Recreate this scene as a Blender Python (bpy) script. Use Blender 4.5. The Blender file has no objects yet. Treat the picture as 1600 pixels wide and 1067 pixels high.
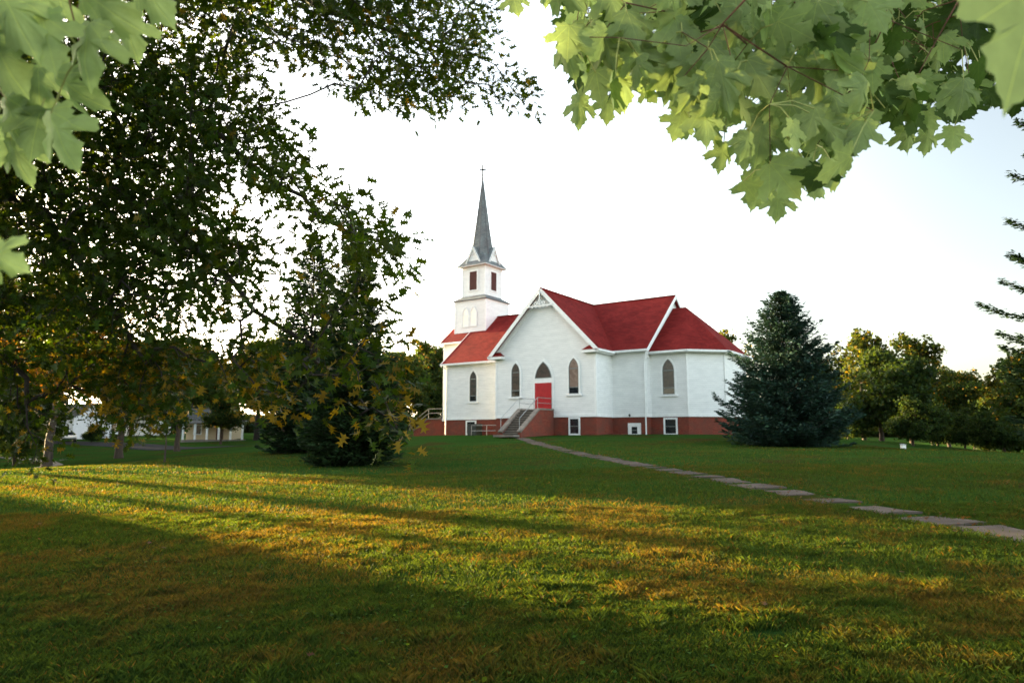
import bpy, math, random
import numpy as np
from mathutils import Vector, Matrix
C = bpy.context; SC = C.scene; COL = SC.collection
R = math.radians
rng = np.random.default_rng(7); random.seed(7)

# ------------------------------------------------------------ camera, sky, sun, exposure
F_PX = 1066.7
PITCH = math.atan(146.5/F_PX)
EYE = 1.6
cam_d = bpy.data.cameras.new('camera'); cam = bpy.data.objects.new('camera', cam_d); COL.objects.link(cam)
cam.location = (0, 0, EYE); cam.rotation_euler = (math.pi/2+PITCH, 0, 0)
cam_d.sensor_width = 36; cam_d.lens = 24; cam_d.clip_start = 0.05; cam_d.clip_end = 3000
cam_d.dof.use_dof = True; cam_d.dof.focus_distance = 4.0; cam_d.dof.aperture_fstop = 4.5
SC.camera = cam
SUN_ELEV = R(7.2)
SUN_DIR = Vector((-0.777*math.cos(SUN_ELEV), 0.629*math.cos(SUN_ELEV), math.sin(SUN_ELEV))).normalized()
world = bpy.data.worlds.new('World'); SC.world = world; world.use_nodes = True
wn = world.node_tree; bg = wn.nodes['Background']
sky = wn.nodes.new('ShaderNodeTexSky'); sky.sky_type = 'NISHITA'; sky.sun_disc = False
sky.sun_elevation = SUN_ELEV; sky.sun_rotation = math.atan2(SUN_DIR.x, SUN_DIR.y)
sky.air_density = 1.0; sky.dust_density = 2.2; sky.ozone_density = .6
hs = wn.nodes.new('ShaderNodeHueSaturation'); hs.inputs['Saturation'].default_value = .62; wn.links.new(sky.outputs[0], hs.inputs['Color'])
# clear evening air is darkest at right angles to the sun: deepen that belt a little
tcw = wn.nodes.new('ShaderNodeTexCoord'); dt = wn.nodes.new('ShaderNodeVectorMath'); dt.operation = 'DOT_PRODUCT'; dt.inputs[1].default_value = tuple(SUN_DIR); wn.links.new(tcw.outputs['Generated'], dt.inputs[0])
mr = wn.nodes.new('ShaderNodeMapRange'); mr.interpolation_type = 'SMOOTHSTEP'; mr.inputs['From Min'].default_value = .0; mr.inputs['From Max'].default_value = .75; mr.inputs['To Min'].default_value = .46; mr.inputs['To Max'].default_value = 1.05
ab = wn.nodes.new('ShaderNodeMath'); ab.operation = 'ABSOLUTE'; wn.links.new(dt.outputs['Value'], ab.inputs[0]); wn.links.new(ab.outputs[0], mr.inputs['Value'])
mw = wn.nodes.new('ShaderNodeVectorMath'); mw.operation = 'SCALE'; wn.links.new(hs.outputs[0], mw.inputs[0]); wn.links.new(mr.outputs[0], mw.inputs['Scale'])
wn.links.new(mw.outputs[0], bg.inputs[0]); bg.inputs[1].default_value = 0.12
sl = bpy.data.lights.new('sun', 'SUN'); sl.energy = 5; sl.angle = R(0.6); sl.color = (1.0, .74, .36)
so = bpy.data.objects.new('sun', sl); COL.objects.link(so)
so.rotation_euler = SUN_DIR.to_track_quat('Z', 'Y').to_euler()
SC.view_settings.view_transform = 'Standard'; SC.view_settings.look = 'None'
SC.view_settings.exposure = 3.25; SC.view_settings.gamma = 1
SC.render.engine = 'CYCLES'
SC.cycles.max_bounces = 8; SC.cycles.transparent_max_bounces = 8

# ------------------------------------------------------------ pixel -> place helper (surveying the photograph)
cP, sP = math.cos(PITCH), math.sin(PITCH)
def at(px, py, depth):
    """point seen at (px,py) of the 1600x1067 photograph, `depth` metres ahead on the ground plan"""
    k = (533.5-py)/F_PX
    h = depth*(k*cP+sP)/(cP-k*sP)
    yc = depth*cP+h*sP
    return Vector(((px-800)/F_PX*yc, depth, EYE+h))
def inpoly(P, poly):
    x, y = P[:, 0], P[:, 1]; c = np.zeros(len(P), bool); n = len(poly)
    for i in range(n):
        x0, y0 = poly[i]; x1, y1 = poly[(i+1) % n]
        if y0 == y1: continue
        c ^= ((y0 > y) != (y1 > y)) & (x < (x1-x0)*(y-y0)/(y1-y0)+x0)
    return c
def sample_poly(poly, n, g=rng):
    a = np.array(poly, float); lo, hi = a.min(0), a.max(0); out = np.zeros((0, 2))
    while len(out) < n:
        p = g.uniform(lo, hi, (n*3, 2)); out = np.vstack([out, p[inpoly(p, poly)]])
    return out[:n]

# ------------------------------------------------------------ materials
MATS = {}
def newmat(name):
    m = bpy.data.materials.new(name); m.use_nodes = True; m.node_tree.nodes.clear(); MATS[name] = m
    return m, m.node_tree.nodes, m.node_tree.links
def ramp(N, stops):
    r = N.new('ShaderNodeValToRGB'); e = r.color_ramp.elements
    while len(e) < len(stops): e.new(.5)
    for i, (p, c) in enumerate(stops): e[i].position = p; e[i].color = (*c, 1)
    return r
def mat(name, col, rough=.7, var=.25, scale=6, bump=0., bscale=40, metallic=0, spec=.3, coord='Object', stretch=(1, 1, 1)):
    m, N, L = newmat(name)
    o = N.new('ShaderNodeOutputMaterial'); b = N.new('ShaderNodeBsdfPrincipled'); L.new(b.outputs[0], o.inputs[0])
    b.inputs['Roughness'].default_value = rough; b.inputs['Metallic'].default_value = metallic
    b.inputs['Specular IOR Level'].default_value = spec
    tc = N.new('ShaderNodeTexCoord'); mp = N.new('ShaderNodeMapping'); mp.inputs['Scale'].default_value = stretch
    L.new(tc.outputs[coord], mp.inputs[0])
    n = N.new('ShaderNodeTexNoise'); n.inputs['Scale'].default_value = scale; n.inputs['Detail'].default_value = 6
    L.new(mp.outputs[0], n.inputs['Vector'])
    r = ramp(N, [(.25, tuple(c*(1-var) for c in col)), (.75, tuple(min(1, c*(1+var)) for c in col))])
    L.new(n.outputs['Fac'], r.inputs[0]); L.new(r.outputs[0], b.inputs['Base Color'])
    if bump:
        n2 = N.new('ShaderNodeTexNoise'); n2.inputs['Scale'].default_value = bscale; n2.inputs['Detail'].default_value = 5
        L.new(mp.outputs[0], n2.inputs['Vector'])
        bp = N.new('ShaderNodeBump'); bp.inputs['Strength'].default_value = bump; bp.inputs['Distance'].default_value = .03
        L.new(n2.outputs['Fac'], bp.inputs['Height']); L.new(bp.outputs[0], b.inputs['Normal'])
    return m
def leafmat(name, trans=.35, tcol=(1.0, 1.0, .35), tgain=1.6, gloss=.25, rough=.45, veins=False):
    """leaf: per-leaf colour attribute, a translucent lobe for light coming through"""
    m, N, L = newmat(name)
    o = N.new('ShaderNodeOutputMaterial'); at_ = N.new('ShaderNodeAttribute'); at_.attribute_name = 'Col'
    col = at_.outputs['Color']
    if veins:
        uv = N.new('ShaderNodeUVMap'); uv.uv_map = 'UVMap'; sp = N.new('ShaderNodeSeparateXYZ'); L.new(uv.outputs[0], sp.inputs[0])
        def mth(op, a, b=None):
            n = N.new('ShaderNodeMath'); n.operation = op
            for i, v in enumerate((a, b)):
                if v is None: continue
                if isinstance(v, (int, float)): n.inputs[i].default_value = v
                else: L.new(v, n.inputs[i])
            return n.outputs[0]
        X, Y = mth('SUBTRACT', sp.outputs[0], .5), mth('SUBTRACT', sp.outputs[1], .12)
        best = None
        for a in (90, 52, 128, 12, 168):
            ca, sa = math.cos(R(a)), math.sin(R(a))
            d = mth('ABSOLUTE', mth('SUBTRACT', mth('MULTIPLY', X, sa), mth('MULTIPLY', Y, ca)))
            al = mth('ADD', mth('MULTIPLY', X, ca), mth('MULTIPLY', Y, sa))
            # side ribs: stripes leaving the main rib at an angle
            back = mth('LESS_THAN', al, 0.0)
            d = mth('ADD', d, mth('MULTIPLY', back, 1.0))
            best = d if best is None else mth('MINIMUM', best, d)
        fac = mth('MULTIPLY', mth('LESS_THAN', best, .0036), .8)
        nz = N.new('ShaderNodeTexNoise'); nz.inputs['Scale'].default_value = 9; L.new(uv.outputs[0], nz.inputs['Vector'])
        mx0 = N.new('ShaderNodeMixRGB'); mx0.blend_type = 'MULTIPLY'; mx0.inputs[0].default_value = .35
        L.new(col, mx0.inputs[1]); L.new(nz.outputs['Fac'], mx0.inputs[2])
        mx = N.new('ShaderNodeMixRGB'); L.new(fac, mx.inputs[0]); L.new(mx0.outputs[0], mx.inputs[1]); mx.inputs[2].default_value = (.42, .5, .16, 1)
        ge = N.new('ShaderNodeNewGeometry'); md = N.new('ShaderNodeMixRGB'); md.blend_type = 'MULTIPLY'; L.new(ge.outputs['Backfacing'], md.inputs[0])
        L.new(mx.outputs[0], md.inputs[1]); md.inputs[2].default_value = (.20, .27, .14, 1); col = md.outputs[0]  # darker upper side; on rear leaves it also stands in for flash falloff
    b = N.new('ShaderNodeBsdfPrincipled'); L.new(col, b.inputs['Base Color']); b.inputs['Roughness'].default_value = rough
    b.inputs['Specular IOR Level'].default_value = gloss
    t = N.new('ShaderNodeBsdfTranslucent')
    mc = N.new('ShaderNodeMixRGB'); mc.blend_type = 'MULTIPLY'; mc.inputs[0].default_value = 1
    L.new(col, mc.inputs[1]); mc.inputs[2].default_value = tuple(c*tgain for c in tcol)+(1,)
    L.new(mc.outputs[0], t.inputs[0])
    ms = N.new('ShaderNodeMixShader'); ms.inputs[0].default_value = trans
    L.new(b.outputs[0], ms.inputs[1]); L.new(t.outputs[0], ms.inputs[2]); L.new(ms.outputs[0], o.inputs[0])
    return m
def siding_mat():
    m, N, L = newmat('white_siding')
    o = N.new('ShaderNodeOutputMaterial'); b = N.new('ShaderNodeBsdfPrincipled'); L.new(b.outputs[0], o.inputs[0])
    tc = N.new('ShaderNodeTexCoord'); sp = N.new('ShaderNodeSeparateXYZ'); L.new(tc.outputs['Object'], sp.inputs[0])
    mu = N.new('ShaderNodeMath'); mu.operation = 'MULTIPLY'; mu.inputs[1].default_value = 1/.15; L.new(sp.outputs[2], mu.inputs[0])
    fr = N.new('ShaderNodeMath'); fr.operation = 'FRACT'; L.new(mu.outputs[0], fr.inputs[0])
    n = N.new('ShaderNodeTexNoise'); n.inputs['Scale'].default_value = 1.2; n.inputs['Detail'].default_value = 8
    mp = N.new('ShaderNodeMapping'); mp.inputs['Scale'].default_value = (1, 1, 3.0); L.new(tc.outputs['Object'], mp.inputs[0]); L.new(mp.outputs[0], n.inputs['Vector'])
    r = ramp(N, [(.25, (.70, .715, .71)), (.75, (.84, .85, .84))]); L.new(n.outputs['Fac'], r.inputs[0])
    lap = ramp(N, [(.0, (.25, .25, .25)), (.12, (1, 1, 1))]); L.new(fr.outputs[0], lap.inputs[0])
    mx = N.new('ShaderNodeMixRGB'); mx.blend_type = 'MULTIPLY'; mx.inputs[0].default_value = .6
    L.new(r.outputs[0], mx.inputs[1]); L.new(lap.outputs[0], mx.inputs[2]); L.new(mx.outputs[0], b.inputs['Base Color'])
    bp = N.new('ShaderNodeBump'); bp.invert = True; bp.inputs['Strength'].default_value = .2; bp.inputs['Distance'].default_value = .012
    L.new(fr.outputs[0], bp.inputs['Height']); L.new(bp.outputs[0], b.inputs['Normal']); b.inputs['Roughness'].default_value = .55
    return m
def brick_mat():
    m, N, L = newmat('red_brick')
    o = N.new('ShaderNodeOutputMaterial'); b = N.new('ShaderNodeBsdfPrincipled'); L.new(b.outputs[0], o.inputs[0])
    tc = N.new('ShaderNodeTexCoord'); sp = N.new('ShaderNodeSeparateXYZ'); L.new(tc.outputs['Object'], sp.inputs[0])
    ad = N.new('ShaderNodeMath'); ad.operation = 'ADD'; L.new(sp.outputs[0], ad.inputs[0]); L.new(sp.outputs[1], ad.inputs[1])
    cb = N.new('ShaderNodeCombineXYZ'); L.new(ad.outputs[0], cb.inputs[0]); L.new(sp.outputs[2], cb.inputs[1])
    br = N.new('ShaderNodeTexBrick'); br.inputs['Scale'].default_value = 1; br.inputs['Brick Width'].default_value = .22; br.inputs['Row Height'].default_value = .075
    br.inputs['Mortar Size'].default_value = .008; br.inputs['Color1'].default_value = (.26, .052, .032, 1); br.inputs['Color2'].default_value = (.17, .034, .022, 1)
    br.inputs['Mortar'].default_value = (.20, .10, .075, 1); L.new(cb.outputs[0], br.inputs['Vector'])
    n = N.new('ShaderNodeTexNoise'); n.inputs['Scale'].default_value = 1.4; n.inputs['Detail'].default_value = 8; L.new(tc.outputs['Object'], n.inputs['Vector'])
    r = ramp(N, [(.38, (0, 0, 0)), (.62, (1, 1, 1))]); L.new(n.outputs['Fac'], r.inputs[0])
    mx = N.new('ShaderNodeMixRGB'); L.new(r.outputs[0], mx.inputs[0]); L.new(br.outputs[0], mx.inputs[1]); mx.inputs[2].default_value = (.15, .060, .045, 1)
    mx2 = N.new('ShaderNodeMixRGB'); mx2.inputs[0].default_value = .85; L.new(br.outputs[0], mx2.inputs[1]); L.new(mx.outputs[0], mx2.inputs[2])
    L.new(mx2.outputs[0], b.inputs['Base Color']); b.inputs['Roughness'].default_value = .9; b.inputs['Specular IOR Level'].default_value = .05
    return m
def shingle_mat(name, c1, c2):
    m, N, L = newmat(name)
    o = N.new('ShaderNodeOutputMaterial'); b = N.new('ShaderNodeBsdfPrincipled'); L.new(b.outputs[0], o.inputs[0])
    tc = N.new('ShaderNodeTexCoord'); sp = N.new('ShaderNodeSeparateXYZ'); L.new(tc.outputs['Object'], sp.inputs[0])
    ad = N.new('ShaderNodeMath'); ad.operation = 'ADD'; L.new(sp.outputs[0], ad.inputs[0]); L.new(sp.outputs[1], ad.inputs[1])
    cb = N.new('ShaderNodeCombineXYZ'); L.new(ad.outputs[0], cb.inputs[0]); L.new(sp.outputs[2], cb.inputs[1])
    br = N.new('ShaderNodeTexBrick'); br.inputs['Scale'].default_value = 1; br.inputs['Brick Width'].default_value = .33; br.inputs['Row Height'].default_value = .11
    br.inputs['Mortar Size'].default_value = .008; br.inputs['Color1'].default_value = (*c1, 1); br.inputs['Color2'].default_value = (*c2, 1)
    br.inputs['Mortar'].default_value = (*[v*.5 for v in c2], 1); L.new(cb.outputs[0], br.inputs['Vector'])
    n = N.new('ShaderNodeTexNoise'); n.inputs['Scale'].default_value = .9; n.inputs['Detail'].default_value = 9; L.new(tc.outputs['Object'], n.inputs['Vector'])
    r = ramp(N, [(.3, (.78, .80, .82)), (.7, (1.12, 1.3, 1.3))]); L.new(n.outputs['Fac'], r.inputs[0])
    mx = N.new('ShaderNodeMixRGB'); mx.blend_type = 'MULTIPLY'; mx.inputs[0].default_value = 1; L.new(br.outputs[0], mx.inputs[1]); L.new(r.outputs[0], mx.inputs[2])
    L.new(mx.outputs[0], b.inputs['Base Color']); b.inputs['Roughness'].default_value = .9; b.inputs['Specular IOR Level'].default_value = .08
    bp = N.new('ShaderNodeBump'); bp.inputs['Strength'].default_value = .5; bp.inputs['Distance'].default_value = .02
    L.new(br.outputs['Fac'], bp.inputs['Height']); bp.invert = True; L.new(bp.outputs[0], b.inputs['Normal'])
    return m
def glass_mat(name, c1, c2, scale=7, rough=.12, coat=.6):
    m, N, L = newmat(name)
    o = N.new('ShaderNodeOutputMaterial'); b = N.new('ShaderNodeBsdfPrincipled'); L.new(b.outputs[0], o.inputs[0])
    tc = N.new('ShaderNodeTexCoord'); v = N.new('ShaderNodeTexVoronoi'); v.inputs['Scale'].default_value = scale; L.new(tc.outputs['Object'], v.inputs['Vector'])
    r = ramp(N, [(.0, c1), (1., c2)]); sp = N.new('ShaderNodeSeparateColor'); L.new(v.outputs['Color'], sp.inputs[0]); L.new(sp.outputs[0], r.inputs[0])
    L.new(r.outputs[0], b.inputs['Base Color']); b.inputs['Roughness'].default_value = rough; b.inputs['Coat Weight'].default_value = coat
    b.inputs['Coat Roughness'].default_value = .05
    return m
def bark_mat(name, col):
    return mat(name, col, rough=.9, var=.45, scale=7, bump=.8, bscale=22, stretch=(1, 1, .25))
WHITE = mat('white_trim', (.82, .83, .82), .5, .08, 3)
SIDING = siding_mat(); BRICK = brick_mat()
REDROOF = shingle_mat('red_shingles', (.23, .019, .016), (.165, .014, .012))
GREYROOF = shingle_mat('grey_shingles', (.22, .21, .21), (.15, .15, .155))
REDDOOR = mat('red_paint', (.42, .018, .022), .45, .12, 3)
LOUVRE = mat('brown_louvre', (.09, .030, .024), .7, .2, 8)
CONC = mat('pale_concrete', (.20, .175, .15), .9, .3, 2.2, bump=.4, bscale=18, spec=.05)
DARKGL = glass_mat('dark_glass', (.010, .014, .018), (.03, .035, .035), 3, .08)
STAIN = glass_mat('stained_glass', (.030, .026, .022), (.075, .052, .040), 6, .3, .25)
STAINL = glass_mat('pale_stained_glass', (.17, .105, .08), (.27, .19, .145), 5, .35, .25)
GLOWGL = glass_mat('glow_tint_glass', (.95, .90, .76), (.98, .94, .84), 2, .3, .3)  # cream colour paints in the bright glow of the tower panes
METAL = mat('pipe_metal', (.34, .35, .35), .5, .15, 6, metallic=.2)
DARKMETAL = mat('dark_metal', (.035, .045, .04), .6, .2, 5)
ASPH = mat('asphalt', (.05, .048, .046), .95, .2, 1.5, bump=.3, bscale=30, spec=0)
SLAB = mat('path_concrete', (.098, .080, .067), .95, .40, 1.1, bump=.5, bscale=25, coord='Object', spec=.03)
BARK = bark_mat('bark', (.055, .040, .030)); BARKD = bark_mat('dark_bark', (.028, .022, .018)); BARKR = bark_mat('reddish_twig', (.16, .075, .05))
OAKLEAF = leafmat('oak_leaf', .45, (1.25, 1.0, .18), 1.6, .12, .5)
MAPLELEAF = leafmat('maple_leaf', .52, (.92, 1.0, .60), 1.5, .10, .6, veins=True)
FARLEAF = leafmat('tree_leaf', .38, (1.35, 1.0, .25), 1.9, .06, .6)
NEEDLE = leafmat('spruce_needles', .1, (1, 1, .6), 1.0, .05, .7)
GRASSM = leafmat('grass_blade', .46, (1.65, 1.0, .25), 1.8, .05, .7)

# ------------------------------------------------------------ object helpers
def tag(o, label=None, cat=None, group=None, kind=None):
    if label: o['label'] = label
    if cat: o['category'] = cat
    if group: o['group'] = group
    if kind: o['kind'] = kind
    return o
def empty(name, loc, rz=0, **k):
    o = bpy.data.objects.new(name, None); COL.objects.link(o); o.location = loc; o.rotation_euler = (0, 0, rz); o.empty_display_size = .2
    return tag(o, **k)
class MB:
    def __init__(s): s.v = []; s.f = []
    def add(s, vs, fs):
        b = len(s.v); s.v += [tuple(v) for v in vs]; s.f += [tuple(i+b for i in f) for f in fs]; return s
    def box(s, x0, x1, y0, y1, z0, z1):
        vs = [(x, y, z) for z in (z0, z1) for y in (y0, y1) for x in (x0, x1)]
        return s.add(vs, [(0, 2, 3, 1), (4, 5, 7, 6), (0, 1, 5, 4), (2, 6, 7, 3), (0, 4, 6, 2), (1, 3, 7, 5)])
    def prism(s, poly, z0, z1):        # plan polygon, ccw
        n = len(poly); vs = [(x, y, z0) for x, y in poly]+[(x, y, z1) for x, y in poly]
        return s.add(vs, [tuple(range(n))[::-1], tuple(range(n, 2*n))]+[(i, (i+1) % n, n+(i+1) % n, n+i) for i in range(n)])
    def slab(s, pts, off):             # polygon extruded by vector off
        n = len(pts); vs = [tuple(p) for p in pts]+[tuple(Vector(p)+Vector(off)) for p in pts]
        return s.add(vs, [tuple(range(n)), tuple(range(n, 2*n))[::-1]]+[(i, n+i, n+(i+1) % n, (i+1) % n) for i in range(n)])
    def beam(s, p0, p1, w, h, up=(0, 0, 1)):
        p0, p1 = Vector(p0), Vector(p1); d = (p1-p0).normalized(); sd = d.cross(Vector(up)).normalized(); u = sd.cross(d)
        vs = [p+sd*a*w/2+u*b*h/2 for p in (p0, p1) for a, b in ((-1, -1), (1, -1), (1, 1), (-1, 1))]
        return s.add(vs, [(0, 1, 2, 3), (7, 6, 5, 4), (0, 4, 5, 1), (1, 5, 6, 2), (2, 6, 7, 3), (3, 7, 4, 0)])
    def tube(s, pts, rs, n=6, cap=True):
        pts = [Vector(p) for p in pts]
        if isinstance(rs, (int, float)): rs = [rs]*len(pts)
        b = len(s.v); ref = None
        for i, p in enumerate(pts):
            d = (pts[min(i+1, len(pts)-1)]-pts[max(i-1, 0)])
            if d.length < 1e-9: d = Vector((0, 0, 1))
            d.normalize()
            if ref is None: ref = d.orthogonal().normalized()
            ref = (ref-d*ref.dot(d));
            if ref.length < 1e-6: ref = d.orthogonal()
            ref.normalize(); o = d.cross(ref)
            for k in range(n):
                a = 2*math.pi*k/n; s.v.append(tuple(p+(ref*math.cos(a)+o*math.sin(a))*rs[i]))
        for i in range(len(pts)-1):
            for k in range(n):
                k2 = (k+1) % n; s.f.append((b+i*n+k, b+i*n+k2, b+(i+1)*n+k2, b+(i+1)*n+k))
        if cap and n > 2:
            s.f.append(tuple(b+k for k in range(n))[::-1]); e = b+(len(pts)-1)*n; s.f.append(tuple(e+k for k in range(n)))
        return s
    def build(s, name, m, parent=None, smooth=False):
        me = bpy.data.meshes.new(name); me.from_pydata(s.v, [], s.f); me.materials.append(m)
        if smooth: me.polygons.foreach_set('use_smooth', [True]*len(me.polygons))
        me.update(); o = bpy.data.objects.new(name, me); COL.objects.link(o)
        if parent: o.parent = parent
        return o
def build_each(mb, name, m, parent=None):
    par = list(range(len(mb.v)))
    def fd(i):
        while par[i] != i: par[i] = par[par[i]]; i = par[i]
        return i
    for f in mb.f:
        a = fd(f[0])
        for k in f[1:]: par[fd(k)] = a
    gr_ = {}
    for f in mb.f: gr_.setdefault(fd(f[0]), []).append(f)
    for fs in gr_.values():
        ids = sorted({k for f in fs for k in f}); mp = {k: i for i, k in enumerate(ids)}; b = MB(); b.add([mb.v[k] for k in ids], [tuple(mp[k] for k in f) for f in fs]); b.build(name, m, parent)
def np_mesh(name, V, Fc, m, parent=None, cols=None, uv=None, smooth=False):
    """V (n,3), Fc (k,3|4) uniform faces, cols per vertex (n,3)"""
    me = bpy.data.meshes.new(name); nf, k = Fc.shape
    me.vertices.add(len(V)); me.vertices.foreach_set('co', V.astype(np.float32).ravel())
    me.loops.add(nf*k); me.loops.foreach_set('vertex_index', Fc.astype(np.int32).ravel())
    me.polygons.add(nf); me.polygons.foreach_set('loop_start', np.arange(0, nf*k, k, dtype=np.int32))
    if smooth: me.polygons.foreach_set('use_smooth', np.ones(nf, bool))
    me.update(calc_edges=True)
    if cols is not None:
        a = me.color_attributes.new('Col', 'FLOAT_COLOR', 'POINT'); c4 = np.ones((len(V), 4), np.float32); c4[:, :3] = cols; a.data.foreach_set('color', c4.ravel())
    if uv is not None:
        u = me.uv_layers.new(name='UVMap'); u.data.foreach_set('uv', uv[Fc.ravel()].astype(np.float32).ravel())
    me.materials.append(m); o = bpy.data.objects.new(name, me); COL.objects.link(o)
    if parent: o.parent = parent
    return o
def unit(a): return a/np.maximum(np.linalg.norm(a, axis=-1, keepdims=True), 1e-9)
def scatter_leaves(P, D, Nn, S, outline, tris, zf, wv=None, zv=None):
    """place a leaf template (outline xy, heights zf) at every P with tip direction D, face normal Nn, size S"""
    D = unit(D); X = unit(np.cross(D, Nn)); Z = np.cross(X, D)
    o = np.asarray(outline); k = len(o)
    if wv is not None: X = X*wv[:, None]
    if zv is not None: Z = Z*zv[:, None]
    V = P[:, None, :]+S[:, None, None]*(o[None, :, 0, None]*X[:, None, :]+o[None, :, 1, None]*D[:, None, :]+np.asarray(zf)[None, :, None]*Z[:, None, :])
    F = (np.arange(len(P))[:, None, None]*k+np.asarray(tris)[None]).reshape(-1, len(tris[0]))
    return V.reshape(-1, 3), F, k

# ------------------------------------------------------------ ground
GP = np.array([(0, 0, 0), (5, 0, .1), (-6, 0, -.05), (0, 6, .12), (-6, 9, .10), (6.9, 9, .23), (5.4, 19.75, .47), (3.9, 30.5, .63), (2.4, 41, .91), (.9, 50, 1.38), (3.5, 53.6, 1.56),
    (6.6, 52.5, 1.6), (-7, 66, 1.6), (16, 50, 1.56), (0, 58, 1.6), (16, 66, 1.6), (0, 78, 1.5), (-3, 62, 1.6), (11, 51.5, 1.58), (8, 44, 1.12), (14, 9, .3), (14, 20, .5),
    (17, 42, .93), (23.6, 36, .82), (24, 32, .76), (34, 44, -.3), (34, 60, 1.0), (42, 58, .1), (52, 70, -1), (30, 22, .1), (40, 10, -.4),
    (-7.2, 30, .28), (-1, 22, .3), (-3, 45, .85), (-19.5, 26, .19), (-26, 26, -.1), (-20, 32, .16), (-21, 45, .22), (-20, 60, .9), (-31.5, 42, -.55), (-27, 46, -.4), (-14, 62, 1.3),
    (-41, 62, -.43), (-35, 60, -.3), (-19, 38, .15), (-68, 105, .7), (-39, 80, .0), (-43, 100, 1.0), (-12, 40, .4), (-13, 14, .1), (-12, 4, -.1),
    (-100, 130, 1.5), (0, 110, 1.6), (60, 110, .2), (100, 100, 0), (-60, 20, -1.5), (-30, 5, -.6), (30, -10, 0), (0, -30, 0), (-40, -30, -.6), (0, 220, 2), (-220, 60, .5), (220, 60, .5), (0, -200, 0), (-200, -150, 0), (200, -150, 0), (-200, 260, 2), (200, 260, 2)], float)
def tps(r2): return np.where(r2 > 1e-9, .5*r2*np.log(np.maximum(r2, 1e-9)), 0)
_n = len(GP); _d2 = ((GP[:, None, :2]-GP[None, :, :2])**2).sum(-1)
_A = np.zeros((_n+3, _n+3)); _A[:_n, :_n] = tps(_d2)+np.eye(_n)*6.0; _A[:_n, _n] = 1; _A[:_n, _n+1:] = GP[:, :2]; _A[_n:, :_n] = _A[:_n, _n:].T
_w = np.linalg.solve(_A, np.concatenate([GP[:, 2], [0, 0, 0]]))
def gz(x, y):
    x = np.clip(np.atleast_1d(np.asarray(x, float)), -260, 260); y = np.clip(np.atleast_1d(np.asarray(y, float)), -220, 280); out = np.empty(len(x))
    for i in range(0, len(x), 4000):
        xs, ys = x[i:i+4000], y[i:i+4000]; r2 = (xs[:, None]-GP[None, :, 0])**2+(ys[:, None]-GP[None, :, 1])**2
        out[i:i+4000] = tps(r2)@_w[:_n]+_w[_n]+_w[_n+1]*xs+_w[_n+2]*ys
    return out
def g1(x, y): return float(gz([x], [y])[0])
def axis(lo, hi, c0, c1, fine, k=1.13):
    a = list(np.arange(c0, c1+fine, fine)); st = fine
    while a[-1] < hi: st *= k; a.append(a[-1]+st)
    st = fine
    while a[0] > lo: st *= k; a.insert(0, a[0]-st)
    return np.array(a)
GX = axis(-900, 900, -30, 30, .5); GY = axis(-500, 1200, -3, 70, .5)
xx, yy = np.meshgrid(GX, GY); Vg = np.stack([xx.ravel(), yy.ravel(), gz(xx.ravel(), yy.ravel())], 1)
nx, ny = len(GX), len(GY); ii = (np.arange(ny-1)[:, None]*nx+np.arange(nx-1)[None]).ravel()
def ground_mat():
    m, N, L = newmat('lawn')
    o = N.new('ShaderNodeOutputMaterial'); b = N.new('ShaderNodeBsdfPrincipled'); L.new(b.outputs[0], o.inputs[0])
    b.inputs['Roughness'].default_value = .9; b.inputs['Specular IOR Level'].default_value = .0
    tc = N.new('ShaderNodeTexCoord'); C0 = tc.outputs['Object']
    def nz(sc, det, st=None):
        n = N.new('ShaderNodeTexNoise'); n.inputs['Scale'].default_value = sc; n.inputs['Detail'].default_value = det; n.inputs['Roughness'].default_value = .65
        if st:
            mp = N.new('ShaderNodeMapping'); mp.inputs['Scale'].default_value = st; mp.inputs['Rotation'].default_value = (0, 0, R(20)); L.new(C0, mp.inputs[0]); L.new(mp.outputs[0], n.inputs['Vector'])
        else: L.new(C0, n.inputs['Vector'])
        return n
    big = nz(.28, 6); dry = ramp(N, [(.42, (.025, .064, .012)), (.54, (.031, .064, .013)), (.62, (.044, .044, .012)), (.74, (.060, .048, .016))]); L.new(big.outputs['Fac'], dry.inputs[0])
    fine = nz(9, 8); fr = ramp(N, [(.25, (.45, .45, .45)), (.8, (1.5, 1.5, 1.5))]); L.new(fine.outputs['Fac'], fr.inputs[0])
    mx = N.new('ShaderNodeMixRGB'); mx.blend_type = 'MULTIPLY'; mx.inputs[0].default_value = .9; L.new(dry.outputs[0], mx.inputs[1]); L.new(fr.outputs[0], mx.inputs[2])
    st = nz(.9, 3, (.12, 1, 1)); sr = ramp(N, [(.35, (.85, .85, .85)), (.65, (1.15, 1.15, 1.15))]); L.new(st.outputs['Fac'], sr.inputs[0])
    mx2 = N.new('ShaderNodeMixRGB'); mx2.blend_type = 'MULTIPLY'; mx2.inputs[0].default_value = .8; L.new(mx.outputs[0], mx2.inputs[1]); L.new(sr.outputs[0], mx2.inputs[2])
    L.new(mx2.outputs[0], b.inputs['Base Color'])
    f2 = nz(35, 6); bp = N.new('ShaderNodeBump'); bp.inputs['Strength'].default_value = .9; bp.inputs['Distance'].default_value = .05; L.new(f2.outputs['Fac'], bp.inputs['Height']); L.new(bp.outputs[0], b.inputs['Normal'])
    return m
LAWN = ground_mat()
g = np_mesh('ground', Vg, np.stack([ii, ii+1, ii+nx+1, ii+nx], 1), LAWN, smooth=True); tag(g, kind='structure')

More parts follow.
